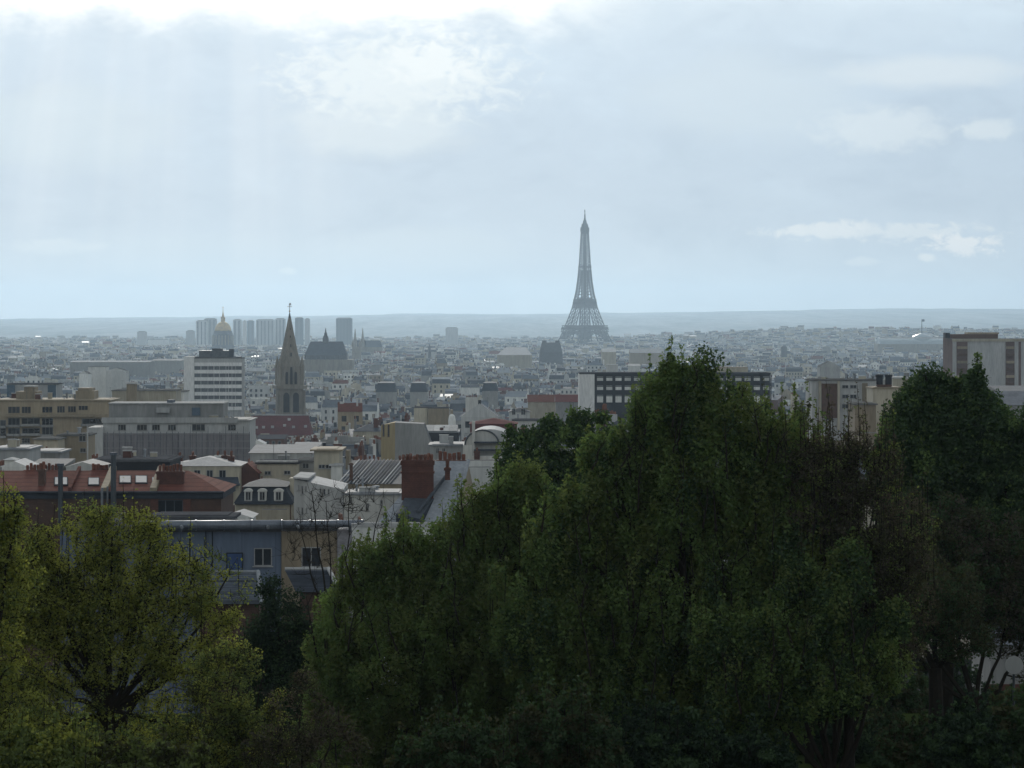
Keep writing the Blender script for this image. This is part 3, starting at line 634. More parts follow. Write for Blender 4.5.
part(b, 'rooftop_box', lambda a: (a.box(X(16, d + 4), X(37, d + 4), d + 4, d + 11, Z(401, d), Z(391.5, d + 4), M['tan']), a.box(X(24, d + 5), X(34.5, d + 5), d + 5, d + 10, Z(391.5, d + 4), Z(387, d + 5), M['tan']), a.box(X(24, d + 5), X(34.5, d + 5), d + 4.8, d + 10, Z(387, d + 5) + .003, Z(385.6, d + 5), M['whitecap'])))
part(b, 'rooftop_box', lambda a: (a.box(X(75.5, d + 4), X(94, d + 4), d + 4, d + 11, Z(401, d), Z(391, d + 4), M['tan']), a.box(X(78, d + 5), X(92, d + 5), d + 5, d + 10, Z(391, d + 4), Z(388, d + 5), M['tan'])))
part(b, 'downpipe', lambda a: a.tube([(X(87.5, 516), 516, Z(470, 516)), (X(87.5, 516), 516, Z(426, 516))], .14, M['whitecap'], 6))
chimney(b, X(132, d + 8) - b.location.x, 1, 20, Z(383.5, d + 8) - b.location.z, 1.7, 1.7, M['tan'], 0) if False else None
# --- grey block wrapped in scaffold netting
d = 580
b = block('scaffolded_block', 'wide grey block wrapped in scaffold netting on its lower floors', 'building', 103, 249, 421, d, 15, 'pale', 'flat', 'grey', ybot=462, over=.35, wins=[(137, 147, 424.5, 430), (192, 205, 424, 430.5), (152, 160, 424.5, 430), (168, 176, 424.5, 430), (228, 236, 424.5, 430), (118, 126, 424.5, 430)], split=3, fm=M['grey'])
part(b, 'penthouse', lambda a: (a.box(X(109, d + 3), X(223, d + 3), d + 3, d + 13, Z(421, d), Z(404, d + 3), M['grey']), a.box(X(108.5, d + 3), X(224, d + 3), d + 2.7, d + 13.2, Z(404, d + 3) + .003, Z(402.8, d + 3), M['whitecap'])))
part(b, 'awning', lambda a: a.box(X(157, d + 2.8), X(170, d + 2.8), d + 1.8, d + 2.99, Z(413, d), Z(408, d), M['pale']))
part(b, 'rooflight', lambda a: a.box(X(192, d + 2.8), X(200, d + 2.8), d + 2.7, d + 2.99, Z(416, d), Z(408, d), M['skyl']))
part(b, 'parapet', lambda a: a.box(X(102, d), X(238, d), d - .5, d - .003, Z(423, d), Z(417.5, d), M['pale']))
nt_ = part(b, 'scaffold_net', lambda a: a.box(X(102, d), X(250.5, d), d - 1.3, d - 1.2, Z(468, d), Z(433, d), M['netting']))
for i in range(26):
    px = 102.5 + i * 5.9
    part(b, 'scaffold_pole', lambda a: a.tube([(X(px, d), d - 1.36, Z(468, d)), (X(px, d), d - 1.36, Z(431.5 if i % 3 else 426, d))], .05, M['zinc'], 4), parent=nt_)
for yy in (433.5, 440.5, 447.5, 454.5): part(b, 'scaffold_deck', lambda a: a.box(X(102, d), X(250.5, d), d - 1.42, d - 1.31, Z(yy + .55, d), Z(yy, d), M['grey']), parent=nt_)
part(b, 'lower_annex', lambda a: a.box(X(87.5, d - 2), X(102.8, d - 2), d - 2, d + 9, terr(-70, d), Z(427, d), M['pale']))
part(b, 'stair_shed', lambda a: (a.box(X(167, d + 4), X(173, d + 4), d + 4, d + 8, Z(404, d), Z(400.5, d), M['zinc'])))
block('flat_block', 'cream gable house with a squat capped chimney behind the scaffolded block', 'house', 112, 176, 391, 760, 12, 'cream', 'flat', 'flat', ybot=402, over=.2)
t = thing('chimney_tower', 'squat tan chimney tower with a white cap left of the striped office block', 'chimney', (X(132, 750), 750, terr(X(132, 750), 750)))
part(t, 'shaft', lambda a: a.box(X(127, 750), X(136.5, 750), 749, 751.2, t.location.z, Z(384, 750), M['tan']))
part(t, 'cap', lambda a: a.box(X(126.5, 750), X(137, 750), 748.7, 751.5, Z(384, 750), Z(382, 750), M['whitecap']))
items.append((126, 138, 382, 400, 748, 752))
block('flat_block', 'white stepped house with small roof boxes just left of the office block', 'house', 146, 184, 392, 820, 12, 'white', 'flat', 'flat', ybot=402, wins=[(166, 170, 393, 397)])
block('flat_block', 'pair of white rooftop volumes in the haze left of the office block', 'building', 88, 106, 367, 1900, 14, 'white', 'flat', 'flat', ybot=384)
block('flat_block', 'white wedge shaped block beside the paired rooftop volumes', 'building', 106, 126, 371, 1880, 14, 'white', 'gable_y', 'flat', 3, ybot=384)
block('flat_block', 'white low block left of the paired rooftop volumes', 'building', 79, 88, 374, 1860, 14, 'white', 'gable_y', 'flat', 3, ybot=384)
b = block('glass_block', 'blue-green glass fronted block peeping over the beige flats', 'building', 7, 56, 384.5, 980, 14, 'pale', 'flat', 'tar', ybot=397)
for x0_, x1_ in ((7, 15), (48, 56)): part(b, 'glass_bay', lambda a: a.box(X(x0_, 980), X(x1_, 980), 979.6, 979.99, Z(400, 980), Z(385, 980), M['bglass']))
# --- white striped office block
d = 1300
b = block('office_block', 'white office block with horizontal window bands and a dark penthouse', 'office block', 184.5, 242, 358.5, d, 13, 'pale', 'flat', 'flat', ybot=402, over=.15); o = b.location
part(b, 'gable_wall', lambda a: a.box(X(184, d), X(194.3, d), d - .8, d + 13.3, o.z, Z(356.5, d), M['bright']), label='blank white gable wall')
for i in range(7):
    yy = 361.5 + i * 7.35
    part(b, 'spandrel', lambda a: a.box(X(194.5, d), X(242, d), d - .5, d - .06, Z(yy + 4.6, d), Z(yy + 1.0, d), M['bright']))
    if i < 6:
        wb = part(b, 'window_band', lambda a: a.box(X(194.6, d), X(241.6, d), d - .1, d - .004, Z(yy + 8.4, d), Z(yy + 4.6, d), M['blinds']))
        for px in (201, 208, 214, 219.5, 226, 228.5, 232, 235.5): part(b, 'mullion', lambda a: a.box(X(px, d) - .12, X(px, d) + .12, d - .3, d - .11, Z(yy + 8.4, d), Z(yy + 4.6, d), M['pale']), parent=wb)
    else: pass
part(b, 'penthouse', lambda a: (a.box(X(199, d + 3), X(229, d + 3), d + 3, d + 11, Z(358, d), Z(350.5, d + 3), M['blinds']), a.box(X(212, d + 4), X(222, d + 4), d + 4, d + 9, Z(350.5, d + 3), Z(348.6, d + 3), M['tar']), a.box(X(229, d + 3), X(233, d + 3), d + 3, d + 9, Z(358, d), Z(349, d + 3), M['slate']), a.box(X(194, d + 3), X(240, d + 3), d + 2, d + 12, Z(358, d), Z(357, d), M['tar'])))
# --- church with pointed spire
def church():
    d = 1330; px = 289.6; cx = X(px, d); g = terr(cx, d)
    t = thing('church', 'pale stone church tower with a tall pointed spire and a red tiled nave', 'church', (cx, d, g - .3))
    z = lambda py: Z(py, d); k = d / F; S = M['stone']; rot = R(45) + R(20)
    tw = part(t, 'tower', lambda a: (a.frust(cx, d, g, z(388), 12.9 * k, 12.9 * k, 12.3 * k, 12.3 * k, S, R(12)), a.frust(cx, d, z(388.6), z(385.2), 15.4 * k, 15.4 * k, 15.4 * k, 15.4 * k, S, R(12)), a.frust(cx, d, z(385.5), z(366), 12 * k, 12 * k, 11.2 * k, 11.2 * k, S, R(12))))
    ca, sa = math.cos(R(12)), math.sin(R(12))
    def loc(u, v, zz): return (cx + u * ca - v * sa, d + u * sa + v * ca, zz)
    def arch(a, u, v0, w_, z0_, z1_, side=0):
        pts = []; n = 7; r_ = w_ / 2
        prof = [(-r_, z0_), (r_, z0_)] + [(r_ * math.cos(math.pi * i / n), z1_ - r_ + r_ * 1.25 * math.sin(math.pi * i / n)) for i in range(n + 1)]
        f0 = [loc(u + q[0], v0, q[1]) if side == 0 else loc(-v0, u + q[0], q[1]) for q in prof]
        f1 = [loc(u + q[0], v0 - .08, q[1]) if side == 0 else loc(-v0 + .08, u + q[0], q[1]) for q in prof]
        m_ = len(prof); a.solid(f0 + f1, [tuple(range(m_, 2 * m_))] + [(i, (i + 1) % m_, m_ + (i + 1) % m_, m_ + i) for i in range(m_)], M['glass'])
    for u in (-5 * k, 4.6 * k):
        part(t, 'belfry_opening', lambda a: arch(a, u, -12.75 * k, 6 * k, z(412), z(393)), parent=tw)
        part(t, 'belfry_opening', lambda a: arch(a, u, -12.75 * k, 6 * k, z(412), z(393), 1), parent=tw)
    for u in (-4.5 * k, 0, 4.5 * k):
        part(t, 'lancet', lambda a: arch(a, u, -11.9 * k, 2.6 * k, z(384), z(372)), parent=tw)
    for u in (-13 * k, 0, 13 * k):
        part(t, 'buttress', lambda a: a.frust(*loc(u, -13.4 * k, 0)[:2], g, z(390), 1.5 * k, 1.2 * k, 1.0 * k, .7 * k, S, R(12)), parent=tw)
    sp = part(t, 'spire', lambda a: a.lathe(cx, d, [(11.6 * k, z(366)), (10.2 * k, z(360)), (1.9 * k, z(320)), (.35 * k, z(313))], 8, S, rot))
    part(t, 'spire_tip', lambda a: a.lathe(cx, d, [(2.25 * k, z(322)), (.5 * k, z(313.2)), (.3 * k, z(312.5))], 8, M['lead'], rot), parent=sp)
    for sx_, sy_ in ((-1, -1), (1, -1), (1, 1), (-1, 1)):
        q = loc(sx_ * 11 * k, sy_ * 11 * k, 0)
        part(t, 'pinnacle', lambda a: (a.lathe(q[0], q[1], [(2.1 * k, z(385)), (2.1 * k, z(367)), (2.5 * k, z(366.5)), (.25 * k, z(356))], 6, S)))
    for (u, v, y0_, rr) in ((0, -9.6, 374, 3.2), (0, -9.0, 357, 2.0), (0, -7.2, 347.5, 1.5), (0, -5.2, 338, 1.1), (0, -3.6, 330, .8), (9.6, 0, 374, 3.2), (-9.6, 0, 374, 3.2)):
        q = loc(u * k, v * k, 0)
        l_ = part(t, 'lucarne', lambda a: a.lathe(q[0], q[1], [(rr * k, z(y0_)), (rr * k, z(y0_ - 2.6 * rr)), (.1 * k, z(y0_ - 5 * rr))], 4, S, R(45 + 12)), parent=sp)
        qq = loc(u * k, v * k - rr * k * .74, 0)
        part(t, 'opening', lambda a: a.frust(qq[0], qq[1], z(y0_ - .4 * rr), z(y0_ - 2.2 * rr), rr * .38 * k, .1, rr * .32 * k, .1, M['glass'], R(12)), parent=sp)
    part(t, 'cross', lambda a: (a.bar((cx, d, z(313)), (cx, d, z(303.5)), .18, M['pale']), a.bar((cx - 1.0, d, z(306.6)), (cx + 1.0, d, z(306.6)), .16, M['pale']), a.lathe(cx, d, [(.1, z(312)), (.45, z(311.2)), (.1, z(310.3))], 6, M['gold']), a.frust(cx + .2, d, z(305), z(303), .55, .12, .2, .08, M['pale'])))
    # nave in front
    dn = 1285; xa, xb = X(249.5, dn), X(311, dn); zr, ze = Z(415.5, dn + 9), Z(435, dn)
    part(t, 'nave_wall', lambda a: a.box(xa + .4, xb - .4, dn, dn + 18, terr(cx, dn) - 1, ze, M['brick']))
    nr = part(t, 'nave_roof', lambda a: a.solid([(xa, dn - .6, ze), (xb, dn - .6, ze), (xb, dn + 18.6, ze), (xa, dn + 18.6, ze), (xa, dn + 9, zr), (xb - 1.5, dn + 9, zr)], [(0, 1, 5, 4), (1, 2, 5), (2, 3, 4, 5), (3, 0, 4), (3, 2, 1, 0)], M['wine']))
    for qx, qy in ((256, 428), (263, 427.8), (272, 427.6), (284, 426), (293, 427.6), (305, 427), (288, 420)):
        u = (435 - qy) / 19.5; yy = dn - .6 + u * 9.6; zz = ze + u * (zr - ze)
        part(t, 'roof_dormer', lambda a: a.box(X(qx - 1.4, dn), X(qx + 1.4, dn), yy - .9, yy + .5, zz - .2, zz + .75, M['whitecap']), parent=nr)
    part(t, 'parapet', lambda a: a.box(xa - .4, xb + .3, dn + 8.7, dn + 9.3, zr + .004, zr + .45, M['pale']))
    items.append((249, 312, 415, 436, dn, dn + 20)); items.append((275, 304, 312, 415, d - 8, d + 8))
church()
block('side_chapel', 'grey gabled annexe left of the red nave', 'annex', 240, 251, 424, 1270, 12, 'white', 'gable_y', 'wine', 6, ybot=432)
b = block('brick_workshop', 'orange brick workshop in front of the red nave', 'workshop', 257, 284, 439, 900, 12, 'brick', 'shed', 'tar', 3, ybot=449, wins=[(266, 269, 441, 445), (272, 275, 441, 445), (278, 281, 441, 445)], split=1)
block('brick_workshop', 'white gabled shed left of the orange brick workshop', 'shed', 250, 264, 444, 820, 8, 'white', 'gable_y', 'zincl', 4, ybot=450)
# --- blank party wall with yellow return, bright sawtooth hall, arched hall
def partywall():
    d = 600
    t = thing('party_wall_building', 'tall building with a blank grey sloping party wall and yellow side', 'building', (X(408, d), d + 6, terr(X(408, d), d))); o = t.location
    P = lambda px, py, dd=d: (X(px, dd), dd, Z(py, dd))
    part(t, 'party_wall', lambda a: a.solid([(X(395, d), d, o.z), (X(436, d), d, o.z), P(436, 458), P(424, 424), P(395, 422.5), (X(395, d), d + 8, o.z), (X(436, d), d + 8, o.z), P(436, 458)[:1] + (d + 8, Z(458, d)), (X(424, d), d + 8, Z(424, d)), (X(395, d), d + 8, Z(422.5, d))],
         [(0, 1, 2, 3, 4), (1, 6, 7, 2), (2, 7, 8, 3), (3, 8, 9, 4), (5, 9, 8, 7, 6)], [M['grey'], M['grey'], M['slate'], M['zinc'], M['grey']]))
    part(t, 'yellow_wall', lambda a: a.solid([(X(395, d) - .003, d, o.z), (X(381, d + 9), d + 9, o.z), (X(381, d + 9), d + 9, Z(425, d + 9)), (X(395, d) - .003, d, Z(422.5, d)), (X(395, d) - .003, d + 9, o.z), (X(395, d) - .003, d + 9, Z(422.5, d))], [(1, 0, 3, 2), (2, 3, 5), (4, 1, 2, 5)], M['yellow']))
    ang = math.atan2(9, X(381, d + 9) - X(395, d)) + math.pi
    for px in (383.8, 388.8):
        u = (395 - px) / 14; xx = X(395, d) + u * (X(381, d + 9) - X(395, d)); yy = d + 9 * u
        add_window(t, xx - o.x - .03, yy - o.y - .05, Z(437, d) - o.z, 1.0, 2.2, 1, ang, fm=M['brickdark'])
    items.append((380, 437, 422, 458, d, d + 9))
partywall()
b = block('sawtooth_hall', 'hall with a bright white sawtooth roof among the tan blind walls', 'hall', 425, 458, 432.5, 700, 12, 'darkw', 'flat', 'zincl', ybot=440)
part(b, 'sawtooth_roof', lambda a: [a.solid([(X(425.5 + i * 8, 700), 699.6, Z(432, 700) + .25), (X(433.3 + i * 8, 700), 699.6, Z(432, 700) + .25), (X(433.3 + i * 8, 700), 708, Z(426, 700)), (X(425.5 + i * 8, 700), 708, Z(426, 700)), (X(425.5 + i * 8, 700), 711, Z(432, 700) + .25), (X(433.3 + i * 8, 700), 711, Z(432, 700) + .25)], [(0, 1, 2, 3), (3, 2, 5, 4), (0, 3, 4), (1, 5, 2)], M['whitecap']) for i in range(4)])
block('blind_wall_house', 'tan house with twin blind walls behind the bright sawtooth roof', 'house', 414, 427.5, 408, 960, 10, 'cream', 'flat', 'tar', ybot=425, over=.05)
block('blind_wall_house', 'cream blind walled house with a warm patch beside the round tank', 'house', 428, 449, 408.5, 957, 10, 'tan', 'flat', 'tar', ybot=425, over=.05)
t = thing('round_tank', 'small pale round tank on the roofs beside the cream blind wall', 'tank', (X(452, 940), 940, terr(0, 940)))
part(t, 'drum', lambda a: a.lathe(X(452, 940), 940, [(1.1, t.location.z), (1.1, Z(421, 940)), (.9, Z(416, 940)), (.3, Z(414, 940))], 12, M['white']))
items.append((448, 456, 414, 424, 938, 942))
def archhall():
    d = 455
    t = thing('arched_hall', 'white hall with a round arched gable and a barrel vaulted zinc roof', 'hall', (X(488, d), d + 9, terr(X(488, d), d))); o = t.location
    def vault(a, px0, px1, yb, yt, y0_, y1_, m, wm):
        xa, xb = X(px0, d), X(px1, d); n = 14; c_ = (xa + xb) / 2; rr = (xb - xa) / 2; hb, ht = Z(yb, d), Z(yt, d); p = []
        for yy in (y0_, y1_):
            for i in range(n + 1): g = math.pi * i / n; p.append((c_ + rr * math.cos(g), yy, hb + (ht - hb) * math.sin(g)))
        fs = [tuple(range(n + 1)), tuple(reversed(range(n + 1, 2 * n + 2)))] + [(i, i + 1, n + 2 + i, n + 1 + i) for i in range(n)]
        a.solid(p, fs, [wm, wm] + [m] * n)
    part(t, 'wall', lambda a: a.box(X(463, d), X(513, d), d, d + 18, o.z, Z(445, d), M['white']))
    part(t, 'arched_gable', lambda a: vault(a, 465, 499, 444.9, 430, d + .1, d + 1.4, M['tar'], M['white']))
    part(t, 'vaulted_roof', lambda a: vault(a, 467, 513, 444.8, 429.5, d + 1.5, d + 17, M['zincl'], M['pale']))
    part(t, 'arch_rim', lambda a: a.tube([(X(482, d) + X(517 + 512 - 512, d) * 0 + 17 / F * d * math.cos(math.pi * i / 16), d + .05, Z(444.9, d) + (Z(430, d) - Z(444.9, d)) * math.sin(math.pi * i / 16)) for i in range(17)], .14, M['dkmetal'], 5))
    for yy in (441.5, 449, 455.5): part(t, 'canopy', lambda a: a.box(X(474, d), X(515, d), d - 1.6, d - .004, Z(yy + 1.4, d), Z(yy, d), M['slate']))
    part(t, 'stair_shaft', lambda a: a.box(X(472, d), X(475, d), d - .8, d - .01, o.z, Z(421, d), M['white']))
    part(t, 'low_wall', lambda a: a.box(X(472, d - 3), X(520, d - 3), d - 3, d - 2.4, o.z, Z(456, d - 3), M['white']))
    chimney(t, X(477, d - 3) - o.x, -12.2, Z(462, d) - o.z, Z(450, d) - o.z, .8, .8, M['brick'], 2)
    items.append((463, 516, 429, 470, d - 3, d + 18))
archhall()
block('town_house', 'pale house with a grey flat roof and two windows left of the arched hall', 'house', 430, 466, 446, 470, 10, 'pale', 'flat', 'zincl', ybot=458, wins=[(436, 439.5, 448, 453), (442, 445.5, 448, 453)])
block('wine_red_block', 'dark wine-red brick block behind the arched hall', 'building', 470, 517, 424, 620, 12, 'wine', 'hip', 'wine', 5, ybot=433)
b = block('town_house', 'white house with two small dark windows and a red roof left of the trees', 'house', 509, 530, 412, 840, 10, 'pale', 'hip', 'zinc', 4, ybot=420, wins=[(512, 515.5, 408.5, 414.5), (521, 525.5, 408.5, 414.5)])
block('town_house', 'narrow white house beside the dark wine-red block', 'house', 513, 537, 421, 700, 10, 'white', 'flat', 'tar', ybot=432, wins=[(522, 525, 424, 429)])
block('town_house', 'low house with a bright red tiled roof behind the white two-windowed house', 'house', 528, 556, 402, 1080, 12, 'cream', 'gable_x', 'tile', 7, ybot=402)
block('town_house', 'dull red roofed house right of the bright red tiled one', 'house', 556, 579, 402, 1040, 14, 'grey', 'gable_x', 'wine', 7, ybot=412)
# --- black and white slab
d = 960
b = block('slab_block', 'long black and white slab block of flats with a pale blank gable', 'flats', 579.5, 770, 373.5, d, 12, 'darkw', 'flat', 'tar', ybot=404, over=.1); o = b.location
part(b, 'gable_wall', lambda a: a.box(X(579, d), X(594.5, d), d - .4, d + 12.2, o.z, Z(374.3, d), M['bright']), label='pale blank gable wall')
part(b, 'cornice', lambda a: a.box(X(594.6, d), X(770.4, d), d - .5, d - .004, Z(374.6, d), Z(372.6, d), M['darkw']))
for i in range(19):
    px = 597 + i * 9.22
    if 668 < px < 715: continue
    for (ya, yb2) in ((376.5, 380.8), (385.5, 390.0), (395.0, 402.4)):
        pn = part(b, 'white_panel', lambda a: (a.box(X(px, d), X(px + 6.1, d), d - .35, d - .05, Z(yb2, d), Z(ya + 1.3, d), M['white']), a.box(X(px, d), X(px + 6.1, d), d - .3, d - .05, Z(ya + .5, d), Z(ya, d), M['frame'])))
for i in range(20):
    px = 595.2 + i * 9.22
    if 668 < px < 715: continue
    part(b, 'fin', lambda a: a.box(X(px, d), X(px + .9, d), d - .6, d - .06, o.z, Z(374.7, d), M['darkw']))
# --- tall block on the right
d = 1120
b = block('tower_block', 'tall pale tower block with brown loggia strips on the right', 'tower block', 952.5, 1032, 339.5, d, 18, 'pale', 'flat', 'flat', ybot=406, over=.15); o = b.location
part(b, 'side_wall', lambda a: a.solid([(X(952.5, d) - .003, d, o.z), (X(943, d + 16), d + 16, o.z), (X(943, d + 16), d + 16, Z(338, d)), (X(952.5, d) - .003, d, Z(338, d)), (X(952.5, d) - .003, d + 17, o.z), (X(952.5, d) - .003, d + 17, Z(338, d))], [(1, 0, 3, 2), (2, 3, 5), (4, 1, 2, 5)], M['loggia']), label='dark brown end wall')
for x0_, x1_ in ((956.5, 967.5), (1005.5, 1014.5), (1018.5, 1021)):
    lg = part(b, 'loggia_strip', lambda a: a.box(X(x0_, d), X(x1_, d), d - .12, d - .004, o.z, Z(341.8, d), M['loggia']))
    if x1_ - x0_ > 5:
        for i in range(10):
            yy = 343 + i * 7.2
            part(b, 'balcony', lambda a: a.box(X(x0_ + .5, d), X(x1_ - .5, d), d - 1.1, d - .13, Z(yy + 6, d), Z(yy + 3.4, d), M['brickdark'] if i % 2 else M['tan']), parent=lg)
part(b, 'penthouse', lambda a: (a.box(X(950, d + 4), X(998, d + 4), d + 4, d + 15, Z(339, d), Z(334.2, d + 4), M['brickdark']), a.box(X(968, d + 5), X(999, d + 5), d + 5, d + 14, Z(334.2, d + 4), Z(332.4, d + 4), M['tan']), a.box(X(945.5, d + 3), X(950, d + 3), d + 3, d + 9, Z(338, d), Z(332.8, d + 3), M['darkw'])))
part(b, 'parapet', lambda a: a.box(X(952, d), X(1032, d), d - .3, d - .13, Z(341.5, d), Z(338.8, d), M['cream']))
# buildings showing between the right hand trees
d = 640
b = block('rear_facade', 'pale flats with paired window rows right of the brown panelled bay', 'flats', 812, 886, 381, d, 14, 'pale', 'flat', 'flat', ybot=440, over=.2, wins=[(842, 848.5, 385, 388), (850, 856.5, 385, 388), (842, 848.5, 394.5, 398), (850, 856.5, 394.5, 398), (842, 848.5, 404, 408), (850, 856.5, 404, 408), (826, 833, 414, 420)], fm=M['grey'])
part(b, 'brown_bay', lambda a: a.box(X(821.5, d), X(837, d), d - .35, d - .004, Z(418, d), Z(383.5, d), M['brickdark']))
part(b, 'bay_frame', lambda a: (a.box(X(818.5, d), X(821.2, d), d - .5, d - .004, Z(430, d), Z(381, d), M['cream']), a.box(X(837.3, d), X(839.5, d), d - .5, d - .004, Z(430, d), Z(381, d), M['cream'])))
part(b, 'tan_bay', lambda a: a.box(X(862, d), X(867.5, d), d - .3, d - .004, Z(415, d), Z(383, d), M['tan']))
b = block('chimney_house', 'cream gable house topped by a chimney with two fat black pots', 'house', 873, 903, 389, 500, 9, 'cream', 'flat', 'tan', ybot=425, over=.12); o = b.location
c = chimney(b, X(884, 502) - o.x, 2 - 4.5, Z(389, 500) - o.z, Z(384.5, 502) - o.z, 2.2, 1.0, M['brickdark'], 0)
for px in (879.5, 888.5):
    q = MB(o); q.lathe(X(px, 502), 502, [(.52, Z(384.5, 502)), (.52, Z(377, 502)), (.62, Z(376.5, 502)), (.62, Z(374.5, 502))], 10, M['darkw']); q.build('chimney_pot', c)
block('flat_block', 'tan low wing with a reddish corner below the black chimney pots', 'building', 855, 876, 405, 480, 10, 'ochre', 'flat', 'flat', ybot=440)
block('flat_block', 'bright flat roof beside the black chimney pots', 'building', 893, 930, 378.5, 720, 14, 'cream', 'flat', 'whitecap', ybot=384)
block('zinc_house', 'low house with a grey-blue zinc roof at the right edge below the tower block', 'house', 992, 1040, 405, 520, 14, 'grey', 'gable_x', 'zinc', 13, ybot=412)
block('zinc_house', 'bluish flat zinc roof under the tower block at the right edge', 'house', 1000, 1040, 391, 640, 14, 'grey', 'shed', 'zinc', 4, ybot=396)
block('flat_block', 'tan blind wall rising behind the slab block', 'building', 716, 748, 368, 1160, 12, 'cream', 'flat', 'tan', ybot=376, over=.1)
block('pale_gable', 'pale peaked house in the haze right of the slab block', 'house', 820, 840, 367, 1700, 16, 'pale', 'gable_y', 'flat', 6, ybot=374)
# ---------------------------------------------------------------- far landmarks
def lattice():
    d = 7200; px = 584.8; cx = X(px, d); k = d / F; z0 = CZ - (354 - H) * k
    t = thing('lattice_tower', 'tall tapering iron lattice tower on four splayed legs rising above the roofs', 'tower', (cx, d, z0)); I = M['iron']
    rot = R(43); ca, sa = math.cos(rot), math.sin(rot)
    W = lambda u, v, z: (cx + u * ca - v * sa, d + u * sa + v * ca, z0 + z)
    outer = lambda z: float(np.interp(z, [0, 20, 40, 57, 80, 100, 115, 140, 170, 200, 240, 276, 300], [57, 46, 38, 33, 26.3, 20.8, 17.8, 13.6, 10.6, 8.6, 6.9, 5.4, 5.0]))
    leg = lambda z: float(np.interp(z, [0, 57, 115, 140, 165], [25.5, 17.5, 11.5, 10.5, 9.6]))
    def legseg(a, su, sv, lv, th):
        for i in range(len(lv) - 1):
            zA, zB = lv[i], lv[i + 1]
            cor = []
            for z in (zA, zB):
                o_, l_ = outer(z), leg(z); cor.append([(su * o_, sv * o_), (su * (o_ - l_), sv * o_), (su * (o_ - l_), sv * (o_ - l_)), (su * o_, sv * (o_ - l_))])
            for j in range(4):
                p0, p1 = cor[0][j], cor[1][j]; q0, q1 = cor[0][(j + 1) % 4], cor[1][(j + 1) % 4]
                a.bar(W(*p0, zA), W(*p1, zB), th * 1.35, I)
                a.bar(W(*p0, zA), W(*q1, zB), th * .8, I); a.bar(W(*q0, zA), W(*p1, zB), th * .8, I)
                a.bar(W(*p1, zB), W(*q1, zB), th * .8, I)
                m0 = ((p0[0] + q0[0]) / 2, (p0[1] + q0[1]) / 2); m1 = ((p1[0] + q1[0]) / 2, (p1[1] + q1[1]) / 2)
                a.bar(W(*m0, zA), W(*m1, zB), th * .6, I)
    for su in (-1, 1):
        for sv in (-1, 1):
            l_ = part(t, 'leg', lambda a: (legseg(a, su, sv, [0, 9, 18, 27, 36, 46, 56], 1.5), legseg(a, su, sv, [62, 72, 82, 92, 102, 113], 1.35)))
            part(t, 'masonry_foot', lambda a: a.frust(*W(su * 52, sv * 52, 0)[:2], z0 - 1, z0 + 4, 15, 15, 13.5, 13.5, M['stone'], rot), parent=l_)
    def ring(a, z, hw, h, th):
        for s in (0, 1, 2, 3):
            c4 = [(-1, -1), (1, -1), (1, 1), (-1, 1)]; p, q = c4[s], c4[(s + 1) % 4]
            A = Vector(W(p[0] * hw, p[1] * hw, z)); B = Vector(W(q[0] * hw, q[1] * hw, z)); n = 14
            for zz in (0, h): a.bar(A + Vector((0, 0, zz)), B + Vector((0, 0, zz)), th, I)
            for i in range(n):
                u, v = A.lerp(B, i / n), A.lerp(B, (i + 1) / n); a.bar(u, v + Vector((0, 0, h)), th * .7, I); a.bar(v, u + Vector((0, 0, h)), th * .7, I)
    part(t, 'first_platform', lambda a: (a.frust(cx, d, z0 + 56, z0 + 59.5, 37.5, 37.5, 37.5, 37.5, I, rot), ring(a, 50, 38, 6, 1.1), ring(a, 59.5, 36.5, 4.5, .9), a.frust(cx, d, z0 + 59.6, z0 + 64, 30, 30, 29, 29, I, rot)))
    def arches(a):
        for s in range(4):
            c4 = [(-1, -1), (1, -1), (1, 1), (-1, 1)]; p, q = c4[s], c4[(s + 1) % 4]; n = 18
            pts = []; pt2 = []
            for i in range(n + 1):
                g = math.pi * i / n; tt = -math.cos(g) * 37 ; zz = 10 + 39 * math.sin(g); hw = outer(zz) - 1
                mid = ((p[0] + q[0]) / 2, (p[1] + q[1]) / 2); dr = ((q[0] - p[0]) / 2, (q[1] - p[1]) / 2)
                pts.append(W(mid[0] * hw + dr[0] * tt, mid[1] * hw + dr[1] * tt, zz)); pt2.append(W(mid[0] * hw + dr[0] * tt * .93, mid[1] * hw + dr[1] * tt * .93, zz - 3.2))
            a.tube(pts, 1.0, I, 4); a.tube(pt2, .9, I, 4)
            for i in range(1, n):                       # trellis between arch and platform
                top = Vector((pts[i][0], pts[i][1], z0 + 50)); hw = outer(50) - 1; g = math.pi * i / n; tt = -math.cos(g) * 37
                mid = ((p[0] + q[0]) / 2, (p[1] + q[1]) / 2); dr = ((q[0] - p[0]) / 2, (q[1] - p[1]) / 2)
                top = Vector(W(mid[0] * hw + dr[0] * tt * .9, mid[1] * hw + dr[1] * tt * .9, 50)); a.bar(pts[i], top, .8, I); a.bar(pts[i - 1], top, .8, I)
            for i in range(n): a.bar(pts[i], pt2[i + 1], .7, I); a.bar(pts[i + 1], pt2[i], .7, I)
    part(t, 'arches', arches)
    part(t, 'second_platform', lambda a: (a.frust(cx, d, z0 + 111, z0 + 117, 19, 19, 19.5, 19.5, I, rot), ring(a, 104, 19.5, 7, 1.3), ring(a, 117, 18.5, 5, 1.1), a.frust(cx, d, z0 + 117.1, z0 + 125, 13.5, 13.5, 12, 12, I, rot)))
    part(t, 'lift_shaft', lambda a: (a.frust(cx, d, z0 + 116, z0 + 276, 2.6, 2.6, 1.6, 1.6, I, rot)))
